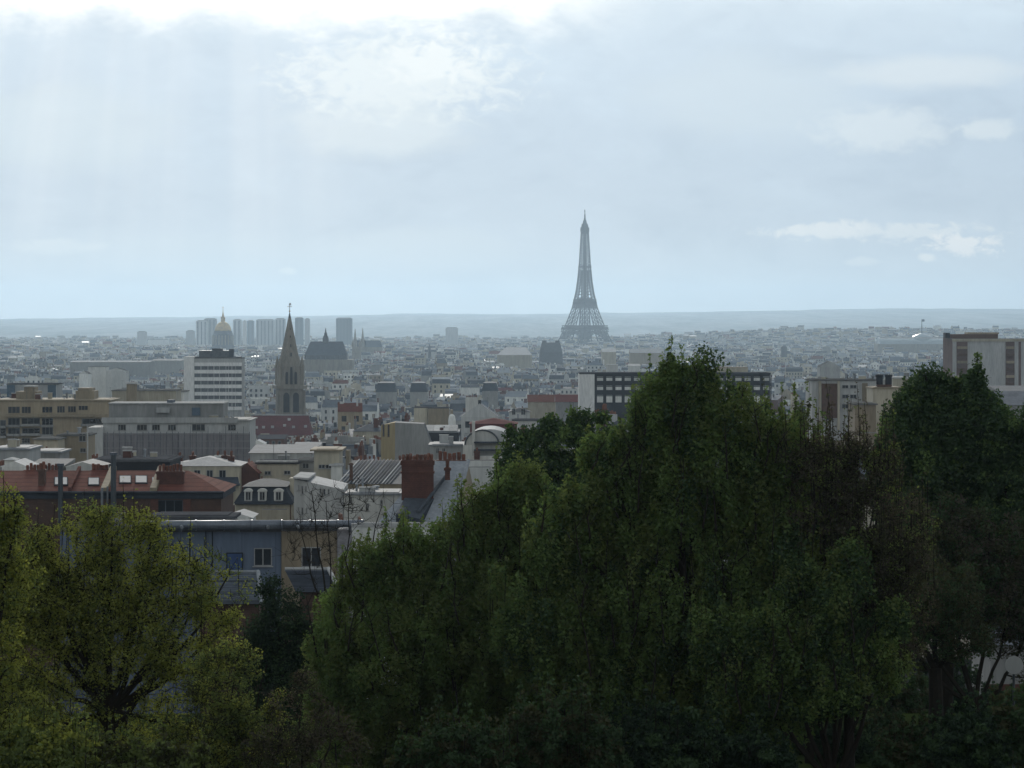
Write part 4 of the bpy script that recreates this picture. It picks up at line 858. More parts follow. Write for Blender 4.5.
    def shaft(a):
        lv = [118 + 158 * (i / 24) ** .93 for i in range(25)]
        for i in range(24):
            zA, zB = lv[i], lv[i + 1]; c4 = [(-1, -1), (1, -1), (1, 1), (-1, 1)]
            for j in range(4):
                p, q = c4[j], c4[(j + 1) % 4]; oA, oB = outer(zA), outer(zB)
                th = 1.75 if zA < 200 else 1.55
                a.bar(W(p[0] * oA, p[1] * oA, zA), W(p[0] * oB, p[1] * oB, zB), th * 1.5, I)
                f = .42 if zA < 185 else 0
                if f:                                  # twin inner posts before the legs merge
                    lA, lB = min(leg(zA), oA * .85), min(leg(zB), oB * .85)
                    for (r, s) in ((p, q), (q, p)):
                        tA, tB = (oA - lA) / oA, (oB - lB) / oB
                        pA = [r[0] * oA if r[0] == s[0] else r[0] * oA * tA, r[1] * oA if r[1] == s[1] else r[1] * oA * tA]
                        pB = [r[0] * oB if r[0] == s[0] else r[0] * oB * tB, r[1] * oB if r[1] == s[1] else r[1] * oB * tB]
                        a.bar(W(*pA, zA), W(*pB, zB), th, I); a.bar(W(r[0] * oA, r[1] * oA, zA), W(*pB, zB), th * .75, I); a.bar(W(*pA, zA), W(r[0] * oB, r[1] * oB, zB), th * .75, I)
                else:
                    a.bar(W(p[0] * oA, p[1] * oA, zA), W(q[0] * oB, q[1] * oB, zB), th * .85, I); a.bar(W(q[0] * oA, q[1] * oA, zA), W(p[0] * oB, p[1] * oB, zB), th * .85, I)
                a.bar(W(p[0] * oB, p[1] * oB, zB), W(q[0] * oB, q[1] * oB, zB), th * .8, I)
    part(t, 'upper_shaft', shaft)
    part(t, 'intermediate_gallery', lambda a: a.frust(cx, d, z0 + 195, z0 + 198, 10.5, 10.5, 10.5, 10.5, I, rot))
    part(t, 'summit_cabin', lambda a: (a.frust(cx, d, z0 + 270, z0 + 276, 5.0, 5.0, 7.2, 7.2, I, rot), a.frust(cx, d, z0 + 276, z0 + 285, 7.2, 7.2, 7, 7, I, rot), a.frust(cx, d, z0 + 285, z0 + 293, 5.6, 5.6, 5.0, 5.0, I, rot), a.lathe(cx, d, [(4.6, z0 + 293), (4.2, z0 + 298), (2.4, z0 + 302), (1.6, z0 + 304)], 8, I)))
    part(t, 'antenna', lambda a: (a.lathe(cx, d, [(1.7, z0 + 302), (1.5, z0 + 314), (.9, z0 + 315), (.8, z0 + 325)], 6, I), a.frust(cx, d, z0 + 303, z0 + 306, 2.2, 2.2, 2.2, 2.2, I), a.frust(cx, d, z0 + 321, z0 + 322, 1.6, .4, 1.6, .4, I)))
lattice()
def dome():
    d = 5600; px = 223; cx = X(px, d); k = d / F; g = terr(cx, d)
    t = thing('domed_church', 'gilded dome with lantern and thin spire on a stone drum', 'church', (cx, d, g)); z = lambda py: Z(py, d)
    part(t, 'body', lambda a: a.box(cx - 30, cx + 30, d - 30, d + 30, g, z(351), M['stone']))
    part(t, 'drum', lambda a: (a.lathe(cx, d, [(11 * k, g), (11 * k, z(345)), (10.2 * k, z(344.5)), (9.6 * k, z(335)), (10 * k, z(334.5)), (9 * k, z(331))], 24, M['lead']), [a.frust(cx + 10.4 * k * math.cos(i * math.pi / 10), d + 10.4 * k * math.sin(i * math.pi / 10), z(345), z(335.3), .5 * k, .5 * k, .5 * k, .5 * k, M['stone'], i * math.pi / 10) for i in range(20)]))
    part(t, 'dome', lambda a: (a.lathe(cx, d, [(8.4 * k, z(331))] + [(8.4 * k * math.cos(g_), z(331) + 9.5 * k * math.sin(g_)) for g_ in [i * math.pi / 20 for i in range(1, 9)]] + [(2 * k, z(322))], 24, M['gold'])), True)
    part(t, 'lantern', lambda a: a.lathe(cx, d, [(2.2 * k, z(322.2)), (2.0 * k, z(318.5)), (2.5 * k, z(318)), (1.2 * k, z(316.5)), (.35 * k, z(312)), (.2 * k, z(308.5))], 10, M['gold']))
    part(t, 'cross', lambda a: (a.bar((cx, d, z(309)), (cx, d, z(306.5)), .5, M['gold']), a.bar((cx - 1.6, d, z(307.4)), (cx + 1.6, d, z(307.4)), .45, M['gold'])))
    items.append((212, 235, 308, 346, d - 30, d + 30))
dome()
# slabs of the riverside high-rise quarter, and a lone one
hr = [(196, 207, 321, 'pale', 'hazy grey residential high-rise left of the gilded dome, half hidden behind it'), (204, 216, 319, 'grey', 'slim grey high-rise directly left of the gilded dome'),
      (233, 241, 320, 'pale', 'narrow pale high-rise directly right of the gilded dome'), (242.5, 246, 321, 'white', 'thin white high-rise third to the right of the gilded dome'), (247, 254, 321, 'bglass', 'small bluish high-rise between the thin white and the wide pale ones'),
      (256, 274, 320, 'pale', 'wide pale high-rise slab halfway between gilded dome and stone spire'), (275, 285, 319, 'grey', 'darker grey high-rise partly behind the stone spire'),
      (295, 303, 318, 'slate', 'dark blue-grey high-rise just right of the stone spire'), (304.5, 309.5, 319, 'grey', 'narrow grey high-rise right of the dark blue-grey one'),
      (336, 352, 318.5, 'slate', 'lone broad dark high-rise left of the twin church spires'), (445.5, 458, 328, 'pale', 'lone small pale block on the plain right of the twin spires'), (137, 146, 332, 'pale', 'isolated pale tower in the haze far left of the gilded dome'),
      (186, 194, 331, 'grey', 'low dim high-rise at the left end of the riverside group'), (148, 168, 340, 'white', 'long low pale block near the isolated tower in the haze')]
for i, (x0_, x1_, yt, wm, lb) in enumerate(hr):
    d = 8000 + (i * 137) % 300; wm2 = wm
    b = block('high_rise', lb, 'high-rise', x0_, x1_, yt, d, 24, wm2, 'flat', 'tar', ybot=345, group='hazy high-rises beyond the river', over=0)
    o = b.location
    if x1_ - x0_ > 6 and i < 10:
        nb = max(2, int((x1_ - x0_) / 3.2))
        for j in range(nb):
            u = x0_ + (x1_ - x0_) * (j + .5) / nb
            part(b, 'window_strip', lambda a: a.box(X(u - .55, d), X(u + .55, d), d - .5, d - .02, o.z, Z(yt + .7, d), M['glass']))
    part(b, 'roof_plant', lambda a: a.box(X(x0_ + 1.2, d), X(x1_ - 1.2, d), d + 6, d + 18, Z(yt, d) + .3, Z(yt - .9, d), M['grey']))
def gothic():
    d = 3000; k = d / F; g = 0; z = lambda py: Z(py, d)
    cx = X(325, d)
    t = thing('gothic_church', 'large dark steep roofed church with a small lantern spire in the distance', 'church', (cx, d, g))
    xa, xb = X(304.5, d), X(346.5, d)
    part(t, 'wall', lambda a: (a.box(xa, xb, d, d + 22, g, z(355), M['lead']), a.box(xa - 6, xb + 6, d - 8, d + 30, g, z(359.5), M['stone'])))
    part(t, 'roof', lambda a: a.solid([(xa, d - .5, z(355)), (xb, d - .5, z(355)), (xb, d + 22.5, z(355)), (xa, d + 22.5, z(355)), (xa + 5, d + 11, z(341.5)), (xb - 4, d + 11, z(341.5))], [(0, 1, 5, 4), (1, 2, 5), (2, 3, 4, 5), (3, 0, 4), (3, 2, 1, 0)], M['slate']))
    part(t, 'lantern_spire', lambda a: a.lathe(X(325, d), d + 11, [(3.1 * k, z(343)), (2.9 * k, z(338)), (2.2 * k, z(336)), (1.6 * k, z(335.5)), (1.5 * k, z(333.6)), (.8 * k, z(332)), (.25 * k, z(328))], 8, M['lead']))
    for i in range(9):
        xx = xa + (xb - xa) * (i + .5) / 9
        part(t, 'buttress', lambda a: (a.frust(xx, d - 5, g, z(358), .8, 3, .6, 1.2, M['lead']), a.lathe(xx, d - 5, [(.7, z(358)), (.1, z(355.5))], 4, M['lead'])))
    items.append((300, 352, 341, 362, d - 8, d + 30))
    d2 = 2950
    for px_, yt in ((355.2, 330), (363.3, 328.5)): pass
    t2 = thing('twin_spired_church', 'grey church with two thin pointed spires and a long roof', 'church', (X(362, 4900), 4900, 0))
    d = 4900; k = d / F; z2 = lambda py: Z(py, d)
    part(t2, 'nave', lambda a: (a.box(X(352, d), X(382, d), d, d + 24, 0, z2(347), M['stone']), a.solid([(X(352, d), d - .5, z2(347)), (X(382, d), d - .5, z2(347)), (X(382, d), d + 24.5, z2(347)), (X(352, d), d + 24.5, z2(347)), (X(352, d), d + 12, z2(340.5)), (X(380, d), d + 12, z2(340.5))], [(0, 1, 5, 4), (1, 2, 5), (2, 3, 4, 5), (3, 0, 4)], M['slate'])))
    for px_, yt in ((355.2, 328.5), (362.8, 328)):
        part(t2, 'spire', lambda a: (a.frust(X(px_, d), d - 3, 0, z2(342), 2.2 * k, 2.2 * k, 2.0 * k, 2.0 * k, M['stone']), a.lathe(X(px_, d), d - 3, [(2.1 * k, z2(342)), (1.2 * k, z2(337)), (.2 * k, z2(yt))], 8, M['stone'], R(22))))
    items.append((350, 384, 340, 348, d - 6, d + 26))
    t3 = thing('stone_tower', 'dark square tower with a crenellated top left of the twin spires', 'tower', (X(356, 4200), 4200, 0)); d = 4200
    part(t3, 'shaft', lambda a: a.box(X(352, d), X(361, d), d, d + 9, 0, Z(346.5, d), M['stone']))
    for i in range(2): part(t3, 'turret', lambda a: a.lathe(X(353 + 7 * i, d), d, [(2, Z(346.5, d)), (2, Z(343, d)), (.1, Z(340, d))], 6, M['stone']))
    items.append((350, 362, 343, 354, d, d + 10))
gothic()
t = thing('victory_column', 'single slender dark column standing above the far roofs right of the twin spires', 'column', (X(429.5, 4300), 4300, 0))
part(t, 'shaft', lambda a: a.lathe(X(429.5, 4300), 4300, [(3, 0), (2.2, 8), (2.0, Z(347, 4300)), (2.6, Z(346.4, 4300))], 10, M['lead']))
part(t, 'statue', lambda a: a.lathe(X(429.5, 4300), 4300, [(.9, Z(346.4, 4300)), (1.0, Z(345.3, 4300)), (.3, Z(343.6, 4300))], 6, M['lead']))
items.append((428, 431, 343, 352, 4297, 4303))
def opera():
    d = 3500; k = d / F; z = lambda py: Z(py, d)
    t = thing('opera_hall', 'opera house with a bright pitched roof in front of the lattice tower', 'opera house', (X(516, d), d, 0))
    part(t, 'wall', lambda a: a.box(X(497, d), X(532, d), d, d + 60, 0, z(355), M['cream']))
    part(t, 'roof', lambda a: a.solid([(X(497, d), d, z(355)), (X(532, d), d, z(355)), (X(532, d), d + 60, z(355)), (X(497, d), d + 60, z(355)), (X(506, d), d + 30, z(347.5)), (X(526, d), d + 30, z(347.5))], [(0, 1, 5, 4), (1, 2, 5), (2, 3, 4, 5), (3, 0, 4)], [M['zincl'], M['zinc'], M['zinc'], M['zinc']]))
    items.append((496, 533, 347, 358, d, d + 60))
    d = 3700; z_ = lambda py: Z(py, d)
    t2 = thing('stage_tower', 'dark trapezoid stage tower with a notched top left of the lattice tower', 'building', (X(550, d), d, 0))
    part(t2, 'body', lambda a: (a.frust(X(551, d), d + 20, 0, z_(352), 12.5 * d / F, 20, 11.5 * d / F, 18, M['lead']), a.frust(X(551, d), d + 20, z_(352), z_(342.5), 11.5 * d / F, 18, 9 * d / F, 12, M['lead'])))
    for s in (-1, 1): part(t2, 'corner_pavilion', lambda a: a.box(X(551 + s * 6.5, d) - 2.5, X(551 + s * 6.5, d) + 2.5, d + 12, d + 18, z_(342.5), z_(340.5), M['lead']))
    items.append((537, 566, 340, 357, d, d + 40))
opera()
block('market_hall', 'small bright pitched roof right of the dark stage tower', 'hall', 602, 616, 352, 3300, 30, 'cream', 'gable_x', 'whitecap', 3.5, ybot=356)
block('market_hall', 'long low roof with a bright edge beyond the slab block', 'hall', 630, 664, 353, 3600, 30, 'tan', 'gable_x', 'zincl', 4, ybot=358)
block('market_hall', 'bright flat roof just above the slab block', 'hall', 607, 618, 365, 1900, 16, 'white', 'flat', 'whitecap', ybot=370)
block('market_hall', 'second bright roof just above the slab block, further right', 'hall', 629, 640, 366, 1900, 16, 'white', 'gable_x', 'whitecap', 2, ybot=370)
block('market_hall', 'long pale railway shed roof with a bright strip below the left hills', 'shed', 70, 150, 362, 2900, 40, 'grey', 'gable_x', 'zinc', 1.2, ybot=365)
block('market_hall', 'long pale roof continuing right of the railway shed', 'shed', 152, 182, 360.5, 3100, 40, 'grey', 'gable_x', 'zinc', 1.2, ybot=364)
def glasshall():
    d = 5300; k = d / F; z = lambda py: Z(py, d); cx = X(924, d)
    t = thing('glass_vaulted_palace', 'exhibition palace with a long glass roof, central dome and flagpole', 'palace', (cx, d, 0))
    part(t, 'wall', lambda a: a.box(X(878, d), X(972, d), d, d + 60, 0, z(344), M['stone']))
    def vl(a):
        n = 8; p = []
        for xx in (X(880, d), X(970, d)):
            for i in range(n + 1): g = math.pi * i / n; p.append((xx, d + 30 - 26 * math.cos(g), z(344) + (z(337.5) - z(344)) * math.sin(g)))
        a.solid(p, [(i, n + 1 + i, n + 2 + i, i + 1) for i in range(n)] + [tuple(range(n + 1)), tuple(range(n + 1, 2 * n + 2))], M['glassroof'])
    part(t, 'glass_nave', vl)
    part(t, 'glass_dome', lambda a: a.lathe(cx, d + 28, [(14 * k, z(345))] + [(14 * k * math.cos(q), z(345) + 11.5 * k * math.sin(q)) for q in [i * math.pi / 18 for i in range(1, 9)]] + [(1 * k, z(333.2))], 20, M['glassroof']), True)
    part(t, 'ridge_strip', lambda a: a.box(X(880, d), X(970, d), d + 2, d + 3, z(338.6), z(337), M['whitecap']))
    f = part(t, 'flagpole', lambda a: a.lathe(cx, d + 28, [(1.1, z(333.5)), (.8, z(328)), (.5, z(319))], 6, M['dkmetal']))
    part(t, 'flag', lambda a: a.box(cx, cx + 4.5, d + 27.9, d + 28.1, z(321.6), z(319.2), M['blue']), parent=f)
    items.append((878, 972, 334, 346, d, d + 60))
glasshall()
block('pavilion', 'dark mansard pavilion with a flat top, left of a pair beyond the party wall', 'building', 376, 396, 392, 1750, 16, 'grey', 'mansard', 'slate', 9, ybot=398)
block('pavilion', 'dark mansard pavilion with a flat top, right of a pair beyond the party wall', 'building', 410, 427, 392, 1760, 16, 'grey', 'mansard', 'slate', 9, ybot=398)
block('pavilion', 'dark slate roofed pavilion above the wine-red block', 'building', 482, 498, 391, 1800, 16, 'grey', 'mansard', 'slate', 8, ybot=396)
block('dark_tower', 'small dark square tower above the roofs right of the slab block', 'tower', 781.5, 787, 347, 4500, 10, 'lead' if 'lead' in M else 'grey', 'hip', 'lead', 2, ybot=351)
# ================================================================ the sea of roofs
rng = random.Random(11)
WALLSET = [('cream', 'cream'), ('white', 'white'), ('pale', 'pale grey'), ('tan', 'tan'), ('grey', 'grey'), ('cream', 'cream'), ('pale', 'pale grey'), ('brick', 'brick')]
WEIGHT = [28, 28, 16, 9, 6, 14, 10, 2]
def house_geo(p, wmb, rmb, chims, ox, oy, oz, detail):
    """writes one building of the carpet; p = its parameters, local frame turned by p['rot']"""
    w, dp, h = p['w'] / 2, p['dp'] / 2, p['h']; ca, sa = math.cos(p['rot']), math.sin(p['rot'])
    T = lambda u, v, z: (ox + u * ca - v * sa, oy + u * sa + v * ca, oz + z)
    wm, rm = M[p['wall']], M[p['roofm']]; k = p['roof']
    bot = [T(-w, -dp, -.3), T(w, -dp, -.3), T(w, dp, -.3), T(-w, dp, -.3)]; top = [T(-w, -dp, h), T(w, -dp, h), T(w, dp, h), T(-w, dp, h)]
    wmb.solid(bot + top, [(0, 1, 5, 4), (1, 2, 6, 5), (2, 3, 7, 6), (3, 0, 4, 7)] + ([(4, 5, 6, 7)] if k == 'flat' else []), wm)
    e = .3; r = p['rise']
    if k == 'gable':
        A = [T(-w, -dp - e, h), T(w, -dp - e, h), T(w, dp + e, h), T(-w, dp + e, h), T(-w, 0, h + r), T(w, 0, h + r)]
        rmb.solid(A, [(0, 1, 5, 4), (2, 3, 4, 5)], rm); wmb.solid(A, [(3, 0, 4), (1, 2, 5)], wm)
    elif k == 'hip':
        i = min(dp, w) * .9
        rmb.solid([T(-w - e, -dp - e, h), T(w + e, -dp - e, h), T(w + e, dp + e, h), T(-w - e, dp + e, h), T(-w + i, 0, h + r), T(w - i, 0, h + r)], [(0, 1, 5, 4), (1, 2, 5), (2, 3, 4, 5), (3, 0, 4)], rm)
    elif k == 'mansard':
        a = 1.0; q = r * .68
        rmb.solid([T(-w, -dp - .2, h), T(w, -dp - .2, h), T(w, dp + .2, h), T(-w, dp + .2, h), T(-w, -dp + a, h + q), T(w, -dp + a, h + q), T(w, dp - a, h + q), T(-w, dp - a, h + q)], [(0, 1, 5, 4), (2, 3, 7, 6)], rm)
        rmb.solid([T(-w, -dp + a, h + q), T(w, -dp + a, h + q), T(w, dp - a, h + q), T(-w, dp - a, h + q), T(-w, 0, h + r), T(w, 0, h + r)], [(0, 1, 5, 4), (2, 3, 4, 5)], M[p['topm']])
        wmb.solid([T(-w, -dp, h), T(-w, dp, h), T(-w, dp - a, h + q), T(-w, 0, h + r), T(-w, -dp + a, h + q)], [(0, 1, 2, 3, 4)], wm)
        wmb.solid([T(w, -dp, h), T(w, dp, h), T(w, dp - a, h + q), T(w, 0, h + r), T(w, -dp + a, h + q)], [(0, 4, 3, 2, 1)], wm)
        if detail:
            for i in range(int(p['w'] / 3.2)):
                u = -w + (i + .5) * p['w'] / int(p['w'] / 3.2)
                rmb.solid([T(u - .6, -dp - .1, h + .3), T(u + .6, -dp - .1, h + .3), T(u + .6, -dp + a, h + .3), T(u - .6, -dp + a, h + .3), T(u - .6, -dp - .1, h + q * .8), T(u + .6, -dp - .1, h + q * .8), T(u + .6, -dp + a, h + q * .9), T(u - .6, -dp + a, h + q * .9)], [(0, 1, 5, 4), (1, 2, 6, 5), (3, 0, 4, 7), (4, 5, 6, 7)], [M['glass'], M['white'], M['white'], M['zincl']])
    elif k == 'shed':
        rmb.solid([T(-w, -dp - e, h), T(w, -dp - e, h), T(w, dp, h + r), T(-w, dp, h + r)], [(0, 1, 2, 3)], rm)
        wmb.solid([T(-w, -dp, h), T(w, -dp, h), T(w, dp, h + r), T(-w, dp, h + r), T(w, dp, h), T(-w, dp, h)], [(0, 3, 5), (1, 4, 2), (3, 2, 4, 5)], wm)
    else:
        t = .35
        for (u0, u1, v0, v1) in ((-w, w, -dp, -dp + t), (-w, w, dp - t, dp), (-w, -w + t, -dp + t, dp - t), (w - t, w, -dp + t, dp - t)):
            pts = [T(u, v, z) for z in (h + .003, h + .8) for u, v in ((u0, v0), (u1, v0), (u1, v1), (u0, v1))]
            rmb.solid(pts, [(0, 1, 5, 4), (1, 2, 6, 5), (2, 3, 7, 6), (3, 0, 4, 7), (4, 5, 6, 7)], wm)
        rmb.poly([T(-w + t, -dp + t, h + .1), T(w - t, -dp + t, h + .1), T(w - t, dp - t, h + .1), T(-w + t, dp - t, h + .1)], rm)
        for (u, v, a, b, zz) in p['boxes']:
            pts = [T(u + x, v + y, h + z) for z in (.11, zz) for x, y in ((-a, -b), (a, -b), (a, b), (-a, b))]
            rmb.solid(pts, [(0, 1, 5, 4), (1, 2, 6, 5), (2, 3, 7, 6), (3, 0, 4, 7), (4, 5, 6, 7)], [wm, wm, wm, wm, M['flat']])
    # chimney slabs on the party walls
    for (u, v, a, b, zz, cm) in p['chim']:
        mb = (chims() if abs(abs(u) - (w - .32)) < .05 else rmb) if callable(chims) else chims
        pts = [T(u + x, v + y, z) for z in (h * .8, h + zz) for x, y in ((-a, -b), (a, -b), (a, b), (-a, b))]
        mb.solid(pts, [(0, 1, 5, 4), (1, 2, 6, 5), (2, 3, 7, 6), (3, 0, 4, 7), (4, 5, 6, 7)], [M[cm]] * 4 + [M['whitecap'] if p['capw'] else M[cm]])
        if detail and b > .85:
            n = max(2, int(b * 2 / .55))
            for i in range(n):
                vv = v + (-b + (i + .5) * 2 * b / n) * .92; q = .13; z0_, z1_ = h + zz, h + zz + rng.uniform(.4, .8)
                mb.solid([T(u + x, vv + y, z) for z in (z0_ + .002, z1_) for x, y in ((-q, -q), (q, -q), (q, q), (-q, q))], [(0, 1, 5, 4), (1, 2, 6, 5), (2, 3, 7, 6), (3, 0, 4, 7), (4, 5, 6, 7)], M['pot'])
    # window openings
    if p['win']:
        for side, (half, off) in {0: (w, dp), 1: (dp, w), 3: (dp, w)}.items():
            if side and p['blank'] : continue
            n = int(half * 2 / p['wstep']); fl = int((h - 1.5) / 3.1)
            for i in range(n):
                for j in range(max(0, fl - p['floors']), fl):
                    if rng.random() < .07: continue
                    u = -half + (i + .5) * 2 * half / n; zc = h - 1.2 - (fl - 1 - j) * 3.1
                    hw, hh = p['ww'] / 2, .85; q = .02
                    cn = [(u - hw, zc - hh * 2), (u + hw, zc - hh * 2), (u + hw, zc), (u - hw, zc)]
                    f = (lambda c: T(c[0], -off - q, c[1])) if side == 0 else ((lambda c: T(off + q, c[0], c[1])) if side == 1 else (lambda c: T(-off - q, -c[0], c[1])))
                    wmb.poly([f(c) for c in cn], M['glass'])
def params(d, x):
    p = {}
    far = min(1, max(0, (d - 1500) / 5000)); s = 1 + .45 * far
    p['w'] = rng.uniform(5.5, 14.5) * s; p['dp'] = rng.uniform(6.5, 10.5) * (1 + .5 * far)
    lowf = mn.noise(Vector((x / 160, d / 160, 5)))
    p['h'] = 15 + 5 * lowf + rng.uniform(-2.6, 2.6) + (rng.random() < .06) * rng.uniform(4, 10)
    if rng.random() < .12: p['h'] = rng.uniform(5, 9)
    p['h'] = max(4.5, p['h'])
    i = rng.choices(range(len(WALLSET)), WEIGHT)[0]; p['wall'], p['wname'] = WALLSET[i]
    kind = rng.choices(['gable', 'hip', 'mansard', 'shed', 'flat'], [26, 8, 30, 10, 26])[0]; p['roof'] = kind
    p['topm'] = rng.choice(['zinc', 'zinc', 'zincl', 'zinc'])
    if kind == 'mansard': p['roofm'] = rng.choice(['slate', 'slate', 'zinc']); p['rise'] = rng.uniform(3.6, 4.8)
    elif kind == 'flat': p['roofm'] = rng.choices(['flat', 'tar', 'zincl', 'whitecap'], [6, 3, 4, 1.0])[0]; p['rise'] = 0
    else: p['roofm'] = rng.choices(['zinc', 'zincl', 'slate', 'tile', 'wine', 'tar', 'shiny', 'whitecap'], [8, 6.5, 4.5, 1.9, .7, 1.2, 1.2, .9])[0]; p['rise'] = p['dp'] * rng.uniform(.18, .42) * (1 if kind != 'shed' else .6)
    if p['roofm'] == 'shiny' and d < 1200: p['roofm'] = 'zincl'
    p['boxes'] = [(rng.uniform(-.3, .3) * p['w'], rng.uniform(-.25, .25) * p['dp'], rng.uniform(.8, 2.4), rng.uniform(.8, 1.8), rng.uniform(1.2, 3)) for _ in range(rng.choice([0, 1, 1, 2, 3]))]
    p['chim'] = []
    if kind != 'flat' or rng.random() < .5:
        for sgn in (-1, 1):
            if rng.random() < .75:
                p['chim'].append((sgn * (p['w'] / 2 - .32), rng.uniform(-.22, .22) * p['dp'], .28, rng.uniform(.7, 2.4), p['rise'] + rng.uniform(.6, 1.9), rng.choice(['cream', 'brick', 'pale', 'tan', 'white', 'brick', 'grey'])))
    if d < 4500:
        for _ in range(rng.choice([1, 2, 3, 4])):
            p['chim'].append((rng.uniform(-.45, .45) * p['w'], rng.uniform(-.3, .3) * p['dp'], rng.uniform(.25, .8), rng.uniform(.25, .8), p['rise'] * rng.uniform(.7, 1) + rng.uniform(.4, 1.5), rng.choice(['whitecap', 'white', 'brick', 'darkw', 'pale', 'tar', 'tan', 'zincl'])))
    p['capw'] = rng.random() < .3
    p['rot'] = .75 * mn.noise(Vector((x / 230, d / 230, 1))) * 2 + rng.uniform(-.06, .06) + rng.choice([0, 0, 0, math.pi / 2])
    p['win'] = d < 4500 and rng.random() < .9; p['wstep'] = rng.uniform(2.4, 3.6); p['ww'] = rng.uniform(.9, 1.5); p['floors'] = rng.choice([2, 3, 4, 5]); p['blank'] = rng.random() < .5
    return p
ROOFW = {'zinc': 'grey zinc', 'zincl': 'pale zinc', 'slate': 'dark slate', 'tile': 'red tiled', 'wine': 'wine-red', 'tar': 'dark felt', 'flat': 'pale gravel', 'whitecap': 'bright white', 'shiny': 'shiny new zinc'}
cands = []
d = 300.0
while d < 9300:
    step = 12 if d < 900 else 12.5 if d < 2500 else 16 if d < 5000 else 24
    half = (512 + 150) / F * d + 25
    x = -half + rng.uniform(0, 12); y = d; run = 0
    while x < half:
        if run <= 0:                                    # a new terrace: its own direction, height and gap before it
            run = rng.randint(4, 12); y = d + rng.uniform(-4, 4); th = .8 * mn.noise(Vector((x / 260, d / 260, 1))) + rng.uniform(-.1, .1); hb = rng.uniform(-2.5, 3.5)
            x += rng.choice([0, 0, 1, 6, 11])
        run -= 1
        p = params(d, x); p['rot'] = th; p['h'] = max(4.5, p['h'] + hb)
        cx_, cy_ = x + p['w'] / 2 * math.cos(th), y + p['w'] / 2 * math.sin(th)
        if rng.random() < .1: p['rot'] += math.pi / 2
        if rng.random() > .05: cands.append((cx_, cy_, p))
        x += p['w'] * math.cos(th) * rng.uniform(.98, 1.03); y += p['w'] * math.sin(th)
        if abs(y - d) > 26: run = 0
    d += step * rng.uniform(.85, 1.2)
cands.sort(key=lambda q: q[1])
sky_rows = np.full(1400, 2000.0)        # lowest row still open above what stands nearer, per column (offset 188)
OFF = 188
def cover(a, b, y, commit=True):
    i0, i1 = max(0, int(a + OFF)), min(1400, int(b + OFF) + 1)
    if i1 <= i0: return 0
    s = sky_rows[i0:i1]; vis = float(np.clip(np.minimum(s, 768) - y, 0, 40)[max(0, -i0):].sum())
    if commit: np.minimum(s, y, out=s)
    return vis
for a, b, y in ((-188, 35, 482), (35, 235, 505), (235, 330, 570), (330, 440, 535), (430, 480, 490), (470, 520, 470), (510, 625, 420), (620, 790, 372), (780, 880, 436), (872, 990, 380), (985, 1212, 432)): cover(a, b, y)
its = sorted(items, key=lambda q: q[4]); ii = 0
kept = []
for (x, y, p) in cands:
    ex = abs(math.cos(p['rot'])) * p['w'] / 2 + abs(math.sin(p['rot'])) * p['dp'] / 2; ey = abs(math.sin(p['rot'])) * p['w'] / 2 + abs(math.cos(p['rot'])) * p['dp'] / 2
    yn = y - ey
    if yn < 280: continue
    g = terr(x, y); a, b = 512 + (x - ex) / yn * F, 512 + (x + ex) / yn * F
    ok = True; hmax = p['h'] + p['rise'] + 2
    for q in items:
        if b < q[0] - 1 or a > q[1] + 1: continue
        if y + ey > q[4] - 1 and yn < q[5] + 1: ok = False; break
        if yn < q[4]:                                   # keep the view of the landmark behind free
            zmax = CZ - (q[3] - H) / F * yn - g
            if hmax > zmax: hmax = zmax
    if not ok: continue
    if p['h'] + p['rise'] + 2 > hmax:
        p['h'] = hmax - p['rise'] - 2
        if p['h'] < 3.5: continue
    while ii < len(its) and its[ii][4] < yn: cover(its[ii][0], its[ii][1], its[ii][2]); ii += 1
    ptop = H + (CZ - g - p['h'] - p['rise']) / y * F
    vis = cover(a, b, ptop) if b > -OFF and a < 1212 else 0
    kept.append([vis, x, y, g, p, (a + b) / 2, ptop])
NIND = 250
order = sorted(range(len(kept)), key=lambda i: -kept[i][0])
ind = set(i for i in order[:NIND] if kept[i][0] > 10)
ANCH = [(57, 400, 'the beige balcony flats'), (170, 430, 'the scaffolded grey block'), (213, 380, 'the striped white office block'), (289, 370, 'the pointed stone spire'), (280, 425, 'the red church nave'),
        (223, 335, 'the gilded dome'), (327, 350, 'the steep dark church'), (408, 440, 'the blank grey party wall'), (441, 428, 'the bright sawtooth hall'), (488, 440, 'the arched white hall'), (516, 352, 'the opera roof'),
        (585, 330, 'the iron tower'), (590, 385, 'the slab block gable'), (760, 380, 'the dark slab end'), (830, 395, 'the brown panelled bay'), (884, 382, 'the fat black chimney pots'), (970, 365, 'the tall loggia tower'), (924, 340, 'the glass vaulted palace'), (326, 460, 'the rooftop tower'), (375, 470, 'the ribbed sloping roof')]
cityw, meta = MB(), []
for i, (vis, x, y, g, p, pc, pt) in enumerate(kept):
    if i in ind: meta.append((i, pc, pt)); continue
    house_geo(p, cityw, cityw, cityw, x, y, g, y < 900)
o = cityw.build('distant_city'); o['kind'] = 'stuff'; o['label'] = 'dense mass of small zinc roofs and pale walls stretching to the hills'; o['category'] = 'city'
